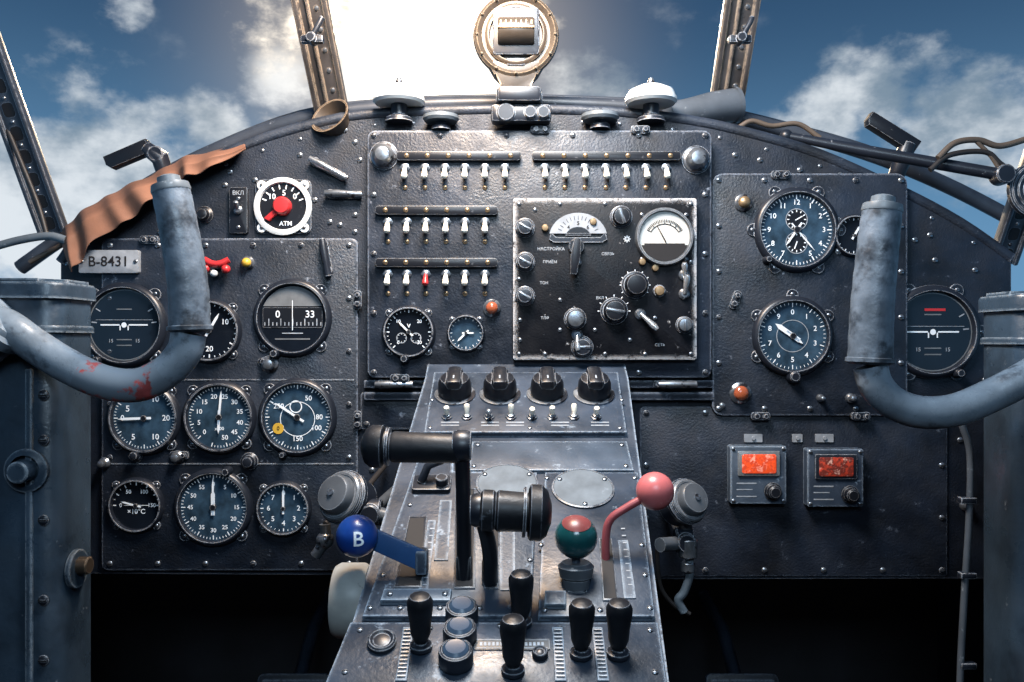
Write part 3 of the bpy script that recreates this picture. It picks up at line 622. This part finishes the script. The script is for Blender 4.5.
lamp(345,498,26,-.24,'round dark grey swivel lamp with thick rim on a steel bracket',[(352,508,-.22),(372,512,-.24),(396,520,-.25)],-1,.03,-.03)
g=thing('steel_fitting','small steel elbow fitting with white nozzle','fitting',P(325,540,-.2)); b=MB(); b.tube(spline([(.0,0,.02),(0,0,0),(-.012,0,-.02)],5),.007,12); b.ball(.011,(0,0,.0)); part(g,'elbow',b,[steel]); b=MB(); b.tube([(.0,.0,.02),(.03,.06,.04),(.05,.19,.07)],.004,10); part(g,'pipe',b,[rubber])
g=lamp(685,502,22,-.18,'round dark grey swivel lamp with bent hose below',[(684,515,-.17),(684,540,-.17),(660,545,-.2)],1,.0,-.02)
o_=g.location; b=MB(); b.tube(spline([tuple(P(a,c_,-.18)-o_) for a,c_ in ((688,545),(690,572),(684,592),(678,600),(684,612))],6),.0055,12); part(g,'hose',b,[ductm])
d=P(688,548,-.18)-o_; b=MB(); b.cyl(.012,-.012,.012,0,T(d)); b.cyl(.009,-.03,-.018,0,T(d)); part(g,'union_nut',b,[steel])
b=MB(); b.tube(spline([tuple(P(a,c_,-.18)-o_) for a,c_ in ((657,540),(658,570),(662,590),(675,606),(690,614))],6),.0028,8); part(g,'cable',b,[rubber])
# ---------------------------------------------------------------- yokes and columns
yy=-.35
def yoke(label,grip,gr,tube,tr,redseg=None):
    o_=P(*grip[0],yy); g=thing('control_yoke',label,'control yoke',o_)
    gp=spline([tuple(P(a,c_,yy)-o_) for a,c_ in grip],8); n=len(gp)
    rr=[(gr[0]+(gr[1]-gr[0])*i/(n-1))*K(yy)*(1+.015*math.sin(i*2.1)) for i in range(n)]
    b=MB(); b.tube(gp,rr,28); part(g,'hand_grip',b,[gripm],label='stained blue-grey rubber grip')
    d0=(gp[0]-gp[1]).normalized(); d1=(gp[-1]-gp[-2]).normalized()
    b=MB(); b.tube([gp[0]-d0*.005,gp[0]-d0*.004,gp[0]+d0*.000,gp[0]+d0*.003],[rr[0]*1.0,rr[0]*1.1,rr[0]*1.1,rr[0]*.8],28); part(g,'flange',b,[gripm])
    b=MB(); e=gp[-1]; q=rr[-1]; b.tube([e-d1*.002,e,e+d1*.006,e+d1*.008,e+d1*.014,e+d1*.016],[q*1.02,q*1.04,q*.98,q*.62,q*.6,q*.4],24); part(g,'end_cap',b,[ductm])
    tp=spline([tuple(P(*t,yy)-o_) if len(t)==2 else tuple(P(*t)-o_) for t in tube],10)
    b=MB(); b.tube(tp,tr*K(yy),24); 
    if redseg:
        for i in range(len(b.f)-2):
            s_=(i//24)/len(tp)
            if redseg[0]<s_<redseg[1]: b.m[i]=1
    part(g,'wheel_tube',b,[yokem,yoker]); return g,o_
g,o_=yoke('blue-grey control yoke horn with stained grip and worn red patch',[(190,330),(188,285),(180,235),(171,190)],(20,18.5),[(189,333),(184,352),(166,372),(138,385),(104,382),(68,366),(34,345),(5,325),(-25,315,-.32)],17,(.24,.56))
b=MB(); M=T(P(-8,326,-.35)-o_)@RY(52); b.lathe([(0,-.05),(.030,-.05),(.034,-.045),(.034,.012),(.031,.018),(.020,.020),(0,.020)],36,0,M); b.lathe([(.034,-.004),(.039,.0),(.039,.010),(.034,.013)],36,0,M); part(g,'hub',b,[yokem])
yoke('blue-grey control yoke horn with stained grip and steel cap',[(870,362),(872,310),(877,255),(882,210)],(21.5,19),[(870,366),(876,385),(892,402),(920,412),(955,410),(990,396),(1025,378),(1070,350,-.32)],16.5)
def column(label,x0,x1,ytop,left):
    ya,yb=-.33,-.24; e=P(x1 if left else x0,0,yb).x; 
    X0,X1=(e-.14,e) if left else (e,e+.14)
    zt=P(0,ytop,ya).z
    c=Vector(((X0+X1)/2,(ya+yb)/2,0)); g=thing('control_column',label,'control column',c,group='control columns'); w=X1-X0; d=yb-ya
    b=MB(); b.prism(rrect(-w/2,-d/2,w/2,d/2,.022,5),0,zt,b=.012); part(g,'post',b,[colm])
    b=MB(); b.prism(rrect(-w/2-.004,-d/2-.006,w/2+.004,d/2+.006,.024,5),zt-.022,zt-.004,b=.004); b.prism(rrect(-w/2-.003,-d/2-.004,w/2+.003,d/2+.004,.024,5),zt-.06,zt-.052,b=.003); part(g,'collar_band',b,[colm])
    s_=1 if left else -1
    b=MB(); b.box(.008,.005,zt-.1,(s_*(w/2-.03),-d/2-.002,(zt-.1)/2),b=.002); part(g,'rib',b,[colm])
    bm_=screwmesh(.006,bezm)
    for py in (395,440,520,600,660):
        z=P(0,py,ya).z; part(g,'bolt',bm_,loc=(s_*(w/2-.015),-d/2,z),rot=F)
    return g,c,w,d
g,c,w,d=column('blue-grey painted steel control column with bolts',0,98,278,True)
pb=Vector((P(28,0,-.33).x-c.x,-d/2,P(0,470,-.33).z))
b=MB(); b.cyl(.012,0,.022,0,T(pb)@RX(90)); b.lathe([(.024,0),(.024,.005),(.017,.008)],28,0,T(pb)@RX(90)); part(g,'pivot_bolt',b,[colm])
b=MB(); b.cyl(.022,0,.006,0,T((w/2,-.01,P(0,565,-.28).z))@RY(90)); part(g,'side_flange',b,[colm])
b=MB(); b.cyl(.010,.0,.014,0,T((w/2+.004,-.01,P(0,562,-.28).z))@RY(90)); part(g,'side_plug',b,[bronze],label='dark brown plug')
column('blue-grey painted steel control column with light edge',976,0,290,False)
g=thing('cable_conduit','thin grey vertical conduit with cable beside the column','conduit',Vector((P(966,0,-.2).x,-.2,0))); o_=g.location
b=MB(); b.tube(spline([tuple(P(a,c_,-.2)-o_) for a,c_ in ((962,425),(970,455),(969,520),(964,600),(960,682),(960,760))]+[(0,0,0)],6),.0042,10); part(g,'cable',b,[hornm])
for py in (500,575,665):
    b=MB(); b.box(.02,.012,.008,tuple(P(967,py,-.2)-o_),b=.002); part(g,'clip',b,[bezm])
# ---------------------------------------------------------------- windscreen frame
def bar(name,pts,w,th,y,m,rv=6,label=None,holes=False):
    a=P(*pts[0],y[0]); c=P(*pts[1],y[1]); u=c-a; L_=u.length; t=u.normalized(); nn=Vector((0,-1,0)); nn=(nn-t*nn.dot(t)).normalized(); s_=t.cross(nn)
    M=Matrix((s_,t,nn)).transposed().to_4x4(); M.translation=(a+c)/2
    b=MB(); b.box(w,L_,th,(0,0,0),0,M,b=.003); b.box(w*.22,L_,th*.8,(-w*.5,0,th*.35),0,M,b=.003); b.box(w*.22,L_,th*.8,(w*.5,0,th*.35),0,M,b=.003)
    if not holes: b.box(w*.08,L_,th*.4,(w*.1,0,th*.55),0,M,b=.001)
    for i in range(rv):
        yy_=-L_/2+L_*(i+.5)/rv
        if holes:
            b.prism(rrect(-w*.22,yy_-.010,w*.22,yy_+.010,.005),th*.5,th*.53,2,M)
            b.lathe([(.003,0),(.002,.002),(0,.003)],10,1,M@T((0,yy_+L_/rv/2,th*.5)))
        else: b.lathe([(.004,0),(.003,.002),(0,.003)],10,1,M@T((-w*.2,yy_,th*.5)))
    return struct(name,b,[m,steel,blackm],label=label)
bar('trim_1',[(296,-70),(334,118)],.045,.02,(-.02,.12),postm,9,'dark windscreen post with rivets')
bar('trim_2',[(752,-70),(724,112)],.045,.02,(-.02,.12),postm,9,'dark windscreen post with rivets')
bar('trim_3',[(-38,-30),(56,232)],.036,.02,(-.1,.05),sill,11,'side window post with cutouts',True)
bar('trim_4',[(1070,60),(1000,262)],.034,.02,(-.1,.05),sill,9,'side window post',True)
sl=[(20,268),(60,240),(130,196),(200,158),(300,119),(400,106),(512,103),(620,106),(700,111),(800,134),(880,158),(960,192),(1050,240)]
b=MB(); b.tube(spline([tuple(P(a,c_,.13)) for a,c_ in sl],5),.012,12); struct('trim_5',b,[sill],label='curved windscreen sill')
b=MB(); b.tube(spline([tuple(P(a,c_-6,.17)) for a,c_ in sl],5),.005,10); struct('trim_6',b,[sill],label='thin metal windscreen sill strip')
for x,y in ((314,42),(738,42)):
    g=thing('post_latch','small metal latch clipped on the windscreen post','latch',P(x,y,-.0),F,'post latches')
    b=MB(); b.box(.034,.012,.012,(0,0,.01),b=.003); b.cyl(.007,.0,.024); b.tube([(0,.0,.018),(.012,.02,.02),(.016,.03,.018)],.004,10); part(g,'body',b,[bezm])
# compass
y=-.03; g=thing('standby_compass','bronze-grey round-housed standby compass with barrel window on chunky base','compass',P(521,122,y)); o_=g.location; k=K(y)
c=P(516,36,y)-o_; M=T(c)@RX(90)
b=MB(); b.lathe([(0,-.022),(30*k,-.022),(41*k,-.012),(43*k,0),(42*k,.006),(39*k,.009),(36*k,.006),(34*k,.0035),(0,.003)],48,0,M)
for i in range(12):
    a=R(30*i); b.ball(.0026,(39*k*math.cos(a),39*k*math.sin(a),.009),0,M,10)
part(g,'round_housing',b,[beige])
b=MB(); b.lathe([(31*k,.003),(31*k,.007),(29*k,.009),(27*k,.009),(26*k,.003)],48,0,M); part(g,'inner_ring',b,[bronze])
b=MB(); b.prism(rrect(-23*k,-21*k,23*k,26*k,.005),.003,.011,0,M,b=.002); part(g,'holder',b,[bezm])
b=MB(); MM=M@T((0,2*k,.008))@RY(90); b.lathe([(0,-18*k),(13*k,-18*k),(14*k,-16*k),(14*k,16*k),(13*k,18*k),(0,18*k)],32,0,MM)
part(g,'barrel_window',b,[warmg]); b=MB(); b.box(36*k,2.5*k,.003,(0,2*k,.008+14*k),0,M,b=.001)
for i in range(7): b.box(1*k,6*k,.002,((-15+5*i)*k,6*k,.007+13.6*k),0,M)
part(g,'lubber_bar',b,[brass])
b=MB(); b.prism(rrect(-9*k,-31*k,9*k,-24*k,.002),.003,.008,0,M,b=.001); part(g,'name_tab',b,[bezm])
b=MB(); vs=[(-30,62),(30,62),(22,76),(14,84),(14,96),(-14,96),(-14,84),(-22,76)]
b.prism([((x_)*k,(36-y_)*k) for x_,y_ in vs][::-1],-.014,.006,0,M,b=.003); part(g,'stem',b,[beige],label='tapering bronze neck')
b=MB(); b.box(60*k,.03,18*k,tuple(P(521,115,y)-o_),b=.006); b.box(44*k,.05,16*k,tuple(P(519,98,y)-o_),b=.006); b.cyl(9*k,0,.019,0,T(P(506,115,y)-o_)@RX(90)); b.cyl(6*k,0,.02,0,T(P(530,115,y)-o_)@RX(90)); b.cyl(6*k,0,.02,0,T(P(543,115,y)-o_)@RX(90)); b.cyl(7*k,-.034,.034,0,T(P(519,98,y)-o_)@RY(90)); part(g,'base',b,[bezm])
def dome(px,py,w,label,m,ht=1.,y=-.012):
    g=thing('domed_vent',label,'vent',P(px,py+22*ht,y)); k=K(y); r=w/2*k
    b=MB(); b.lathe([(0,0),(r*.55,0),(r*.5,.006),(r*.32,.010),(r*.3,20*k*ht)],28); part(g,'stem',b,[bezm])
    z=16*k*ht; b=MB(); b.lathe([(0,z),(r*.9,z),(r,z+.004),(r*.98,z+.009),(r*.85,z+.018*ht),(r*.45,z+.025*ht),(0,z+.027*ht)],36); part(g,'dome',b,[m])
    b=MB(); b.lathe([(.005,z+.024*ht),(.006,z+.03*ht),(.003,z+.036*ht),(0,z+.037*ht)],14); part(g,'finial',b,[steel]); return g
dome(651,98,52,'pale enamel domed vent cap on short stem',palem,1.1); dome(399,98,52,'pale domed vent cap on short stem, sunlit',palem,1.1)
dome(600,118,38,'low dark domed cap on coaming',ductm,.5,-.02); dome(441,119,36,'low dark domed cap on coaming, sunlit',ductm,.5,-.02)
def duct(name,label,pts,rads,m,y):
    o_=P(*pts[0],y); g=thing(name,label,'duct',o_); p=spline([tuple(P(a,c_,y+(.01*i))-o_) for i,(a,c_) in enumerate(pts)],6); n=len(p)
    rr=[]
    for i in range(n):
        t=i/(n-1)*(len(rads)-1); j=min(int(t),len(rads)-2); rr.append((rads[j]+(rads[j+1]-rads[j])*(t-j))*K(y))
    b=MB(); b.tube(p,rr,24); part(g,'pipe',b,[m])
    d=(p[-1]-p[-2]).normalized(); b=MB(); b.tube([p[-1]-d*.004,p[-1]+d*.002],[rr[-1]*1.08,rr[-1]*1.08],24,caps=False); b.tube([p[-1]+d*.0,p[-1]+d*.001],[rr[-1]*.85,rr[-1]*.85],24,1); part(g,'mouth',b,[m,blackm])
duct('air_duct','grey flared warm-air duct lying on the coaming',[(668,115),(690,112),(712,108),(735,105)],[12,14,16,17],hornm,.04)
hy=-.005; g=thing('air_horn','dark bronze flared air outlet cup on the coaming','duct',P(330,124,hy)); o_=g.location; k=K(hy)
M=T(P(331,117,hy)-o_)@RZ(-25)@RX(62); b=MB(); b.lathe([(0,-.05),(9*k,-.05),(11*k,-.03),(17*k,-.008),(20*k,.0),(21*k,.004),(19*k,.004),(16*k,-.004),(10*k,-.02),(0,-.022)],36,0,M); part(g,'cup',b,[bronze])
b=MB(); b.tube([(0.0,.012,.006),(.004,.03,-.01),(.01,.05,-.03)],.012,14); part(g,'pipe',b,[bronze])
# cloth: thin, soft, draped; ridges run along the drop with gentle variation
g=thing('brown_cloth','soft dull orange-brown cloth draped over the coaming','cloth',P(150,190,-.02)); o_=g.location
path=spline([(60,244,0),(90,219,0),(130,196,0),(175,173,0),(210,162,0),(246,151,0)],24); n=len(path); vs=[];fs=[];nv=18
fl=[(.08,.035,.9),(.19,.045,1.),(.30,.03,.6),(.41,.05,1.),(.55,.04,.7),(.68,.05,.8),(.84,.05,.5)]
for i,p in enumerate(path):
    t=i/(n-1); wid=(46*(1-t)**.75+3)*(1+.10*math.sin(t*17+1)+.08*math.sin(t*7))
    for j in range(nv):
        v=j/(nv-1); y_=.10-.125*min(1,v*2.2); px=p.x+ (v-.3)*20*(1-t) ; py=p.y-4+max(0,v-.35)*wid
        q=P(px,py,y_); fo=0
        tt=t+.05*v*math.sin(t*9+1)
        for (c0,wd,am) in fl: fo+=am*.016*math.exp(-((tt-c0)/wd)**2)*(.35+.65*v)
        fo+=.004*noise.noise(Vector((t*6,v*2,2)))
        hgt=.006*math.sin(min(1,v*2.2)*pi)*(1+noise.noise(Vector((t*5,1,1))))
        vs.append(q+Vector((0,-fo-.004,hgt+fo*.25))-o_)
for i in range(n-1):
    for j in range(nv-1): a=i*nv+j; fs.append([a,a+1,a+nv+1,a+nv])
b=MB(); b.add(vs,fs); me=b.mesh('cloth',[leather])
if 'sharp_edge' in me.attributes: me.attributes.remove(me.attributes['sharp_edge'])
o=part(g,'cloth',me); m_=o.modifiers.new('s','SOLIDIFY'); m_.thickness=.002; m_=o.modifiers.new('d','SUBSURF'); m_.levels=1; m_.render_levels=2
def crank(label,p0,p1,w,body,y):
    o_=P(*body,y); g=thing('window_handle',label,'handle',o_); a=P(*p0,y)-o_; c=P(*p1,y)-o_; u=c-a; ang=math.degrees(math.atan2(u.z,u.x)); L_=u.length; k=K(y)
    b=MB(); M=T((a+c)/2)@RY(-ang)@RX(90); b.prism([(-L_/2,w*k*.35),(-L_/2,-w*k*.2),(-L_/2+.006,-w*k*.5),(L_/2,-w*k*.4),(L_/2,w*k*.5)],-.009,.009,0,M,b=.002); part(g,'paddle',b,[black])
    return g,o_
g,o_=crank('black paddle handle on a dark swivel bracket by the window',(107,163),(150,147),16,(162,170),.05)
b=MB(); b.tube([tuple(P(146,148,.05)-o_),tuple(P(160,158,.05)-o_),tuple(P(166,176,.06)-o_)],[.011,.014,.013],14); b.cyl(.012,-.012,.012,0,T(P(158,155,.05)-o_)@RX(90)); part(g,'bracket',b,[bezm])
g,o_=crank('black paddle handle above a thick pull rod by the window',(868,117),(915,149),16,(905,165),.04)
b=MB(); b.tube([tuple(P(908,144,.04)-o_),tuple(P(902,160,.04)-o_),tuple(P(896,176,.05)-o_)],[.012,.014,.012],14); part(g,'bracket',b,[bezm])
g=thing('pull_rod','thick dark metal rod running along the coaming','rod',P(790,137,.02)); o_=g.location
b=MB(); b.tube([tuple(P(782,135,.03)-o_),tuple(P(860,150,.0)-o_),tuple(P(1008,176,-.06)-o_)],[.006,.009,.009],14); part(g,'rod',b,[bezm]); b=MB(); b.ball(.010,P(786,136,.03)-o_); part(g,'ball_end',b,[bezm])
b=MB(); b.cyl(.014,-.012,.012,0,T(P(1002,175,-.06)-o_)@RX(90)); part(g,'joint',b,[bezm])
def cab(label,pts,r,m,y=.0):
    o_=P(*pts[0],y); g=thing('cable',label,'cable',o_,group='cables on the coaming'); b=MB(); b.tube(spline([tuple(P(a,c_,y)-o_) for a,c_ in pts],8),r,10); part(g,'sheath',b,[m])
cab('tan curved cable on the coaming',[(738,128),(752,121),(772,126),(798,124),(820,138)],.004,cable,.04)
cab('tan curved cable looping to the side frame',[(938,158),(955,143),(978,140),(1000,146),(1030,138)],.0045,cable,-.05)
cab('dark curved cable near side frame',[(930,170),(950,155),(985,152),(1002,165),(1030,180)],.004,rubber,-.05)
cab('dark short cable near side frame',[(975,140),(990,155),(1000,170)],.003,cable,-.05)
cab('grey pipe along the side sill',[(-10,248),(20,240),(48,236),(66,240)],.006,ductm,-.03)
cab('brown cable on the coaming edge',[(30,262),(60,246),(110,222)],.004,cable,-.01)
cab('dark cable along side post',[(-5,100),(20,160),(38,205),(48,240)],.004,rubber,-.02)
g=thing('ribbed_fan_guard','dark ribbed round guard at the side frame','guard',P(1036,190,-.06),F)
b=MB()
for i in range(4): b.lathe([(.008+i*.008,.004),(.011+i*.008,.006),(.013+i*.008,.004)],28)
b.lathe([(0,-.004),(.040,-.004),(.040,.004),(0,.004)],28); part(g,'guard',b,[bezm])
for x in (-.36,.38):
    g=thing('rudder_pedal','dark steel rudder pedal in the unlit footwell','pedal',Vector((x,.12,.55)),(R(70),0,0),'rudder pedals')
    b=MB(); b.prism(rrect(-.06,-.05,.06,.05,.01),0,.01,b=.002)
    for i in range(5): b.box(.1,.006,.006,(0,-.036+.018*i,.012))
    part(g,'tread',b,[panel]); b=MB(); b.tube([(0,0,0),(0,.12,-.1),(0,.2,-.26)],.012,12); part(g,'arm',b,[panel])
# ---------------------------------------------------------------- world
w=bpy.data.worlds.new('World'); sc.world=w; w.use_nodes=True; nt=w.node_tree; N=nt.nodes; L=nt.links; N.clear()
outn=N.new('ShaderNodeOutputWorld'); bg=N.new('ShaderNodeBackground'); L.new(bg.outputs[0],outn.inputs[0]); tc=N.new('ShaderNodeTexCoord')
nv_=N.new('ShaderNodeVectorMath'); nv_.operation='NORMALIZE'; L.new(tc.outputs['Generated'],nv_.inputs[0]); DIR=nv_.outputs[0]
def M_(op,a,c=None,d=None):
    n=N.new('ShaderNodeMath'); n.operation=op
    for i,x in enumerate((a,c,d)):
        if x is None: continue
        if isinstance(x,(int,float)): n.inputs[i].default_value=x
        else: L.new(x,n.inputs[i])
    return n.outputs[0]
def MRn(x,a,c,lo=0.,hi=1.,sm=True):
    n=N.new('ShaderNodeMapRange'); n.interpolation_type='SMOOTHSTEP' if sm else 'LINEAR'
    for i,q in enumerate((a,c,lo,hi)): n.inputs[i+1].default_value=q
    L.new(x,n.inputs[0]); return n.outputs[0]
def MX(f,a,c):
    n=N.new('ShaderNodeMix'); n.data_type='RGBA'; L.new(f,n.inputs[0])
    for s_,x in ((6,a),(7,c)):
        if isinstance(x,tuple): n.inputs[s_].default_value=(*x,1)
        else: L.new(x,n.inputs[s_])
    return n.outputs[2]
sep=N.new('ShaderNodeSeparateXYZ'); L.new(DIR,sep.inputs[0])
sky=MX(MRn(sep.outputs[2],.04,.40),(.12,.27,.45),(.026,.070,.145))
def nois(scale,det,off=0.):
    mp=N.new('ShaderNodeMapping'); mp.inputs['Scale'].default_value=(1,1,1.5); mp.inputs['Location'].default_value=(off,off,0); L.new(DIR,mp.inputs[0])
    n=N.new('ShaderNodeTexNoise'); n.inputs['Scale'].default_value=scale; n.inputs['Detail'].default_value=det; n.inputs['Roughness'].default_value=.58; L.new(mp.outputs[0],n.inputs['Vector']); return n.outputs[0]
cn=nois(9,8); cn2=nois(6,6,3.1)
acc=None
def dirpx(px,py): return (P(px,py,0)-C).normalized()
for (px,py,r_,s_) in ((90,175,.13,1.5),(40,205,.13,1.4),(150,182,.07,1.1),(268,75,.06,1.2),(225,125,.06,.9),(450,70,.10,1.1),(400,90,.08,1.2),(950,105,.10,1.3),(890,98,.06,1.2),(1000,125,.10,1.1),(820,115,.08,1.),(120,0,.04,.6),(85,95,.04,1.),(590,110,.10,.6),(670,150,.12,.6),(780,120,.05,.8)):
    d=N.new('ShaderNodeVectorMath'); d.operation='DISTANCE'; L.new(DIR,d.inputs[0]); d.inputs[1].default_value=dirpx(px,py)
    v=M_('MULTIPLY',MRn(d.outputs['Value'],0,r_*1.3,1,0),s_)
    acc=v if acc is None else M_('MAXIMUM',acc,v)
cf=M_('ADD',acc,M_('MULTIPLY_ADD',cn,3.4,-1.8)); wis=MRn(cn,.56,.8,0,.25)
cf=M_('MAXIMUM',MRn(M_('MULTIPLY',cf,MRn(acc,0,.25)),.2,1.0),wis)
ccol=MX(MRn(cn2,.36,.58),(.20,.27,.34),(.74,.78,.81))
c1=MX(M_('MULTIPLY',cf,.85),sky,ccol)
sd=dirpx(418,62); dp=N.new('ShaderNodeVectorMath'); dp.operation='DISTANCE'; L.new(DIR,dp.inputs[0]); dp.inputs[1].default_value=sd; dd=dp.outputs['Value']
halo=MRn(dd,.0,.36,1,0,False); core=MRn(M_('ADD',dd,M_('MULTIPLY_ADD',cn,.36,-.18)),.0,.15,1,0)
def scalec(c,f):
    n=N.new('ShaderNodeVectorMath'); n.operation='SCALE'; n.inputs[0].default_value=c; L.new(f,n.inputs['Scale']); return n.outputs[0]
def addc(a,c):
    n=N.new('ShaderNodeVectorMath'); n.operation='ADD'; L.new(a,n.inputs[0]); L.new(c,n.inputs[1]); return n.outputs[0]
cc=addc(addc(c1,scalec((.85,.66,.44),M_('POWER',halo,2.6))),scalec((3.0,2.6,2.0),core))
L.new(cc,bg.inputs[0]); bg.inputs[1].default_value=1.15
# ---------------------------------------------------------------- lights
sl_=bpy.data.lights.new('sun','SUN'); sl_.energy=3.5; sl_.color=(1,.76,.5); sl_.angle=R(2); so=bpy.data.objects.new('sun',sl_); COL.objects.link(so)
so.rotation_euler=(dirpx(415,20)).to_track_quat('Z','Y').to_euler()
def area(name,loc,tgt,size,e,col):
    l=bpy.data.lights.new(name,'AREA'); l.energy=e; l.size=size; l.color=col; o=bpy.data.objects.new(name,l); COL.objects.link(o); o.location=loc
    o.rotation_euler=(Vector(loc)-Vector(tgt)).to_track_quat('Z','Y').to_euler()
area('added_overhead_key',(-.02,-.46,H+.70),(.02,0,H-.05),.32,18,(.88,.94,1))  # added key light from overhead, not a cockpit lamp
area('added_warm_spill',(-.10,-.34,H+.66),(-.09,0,H+.20),.16,9.5,(1,.60,.28))  # added light standing in for the flare's warm spill on the upper panel
area('added_cool_fill',(.05,-1.7,H+.78),(0,-.1,H-.05),.6,16,(.60,.81,1))  # added bluish fill from behind the camera
# ---------------------------------------------------------------- camera
cd=bpy.data.cameras.new('camera'); cd.sensor_width=36; cd.lens=36*D/(1024*S); cd.clip_start=.01; co=bpy.data.objects.new('camera',cd); COL.objects.link(co)
co.location=C; co.rotation_euler=(R(90),0,0); sc.camera=co
sc.view_settings.view_transform='Standard'
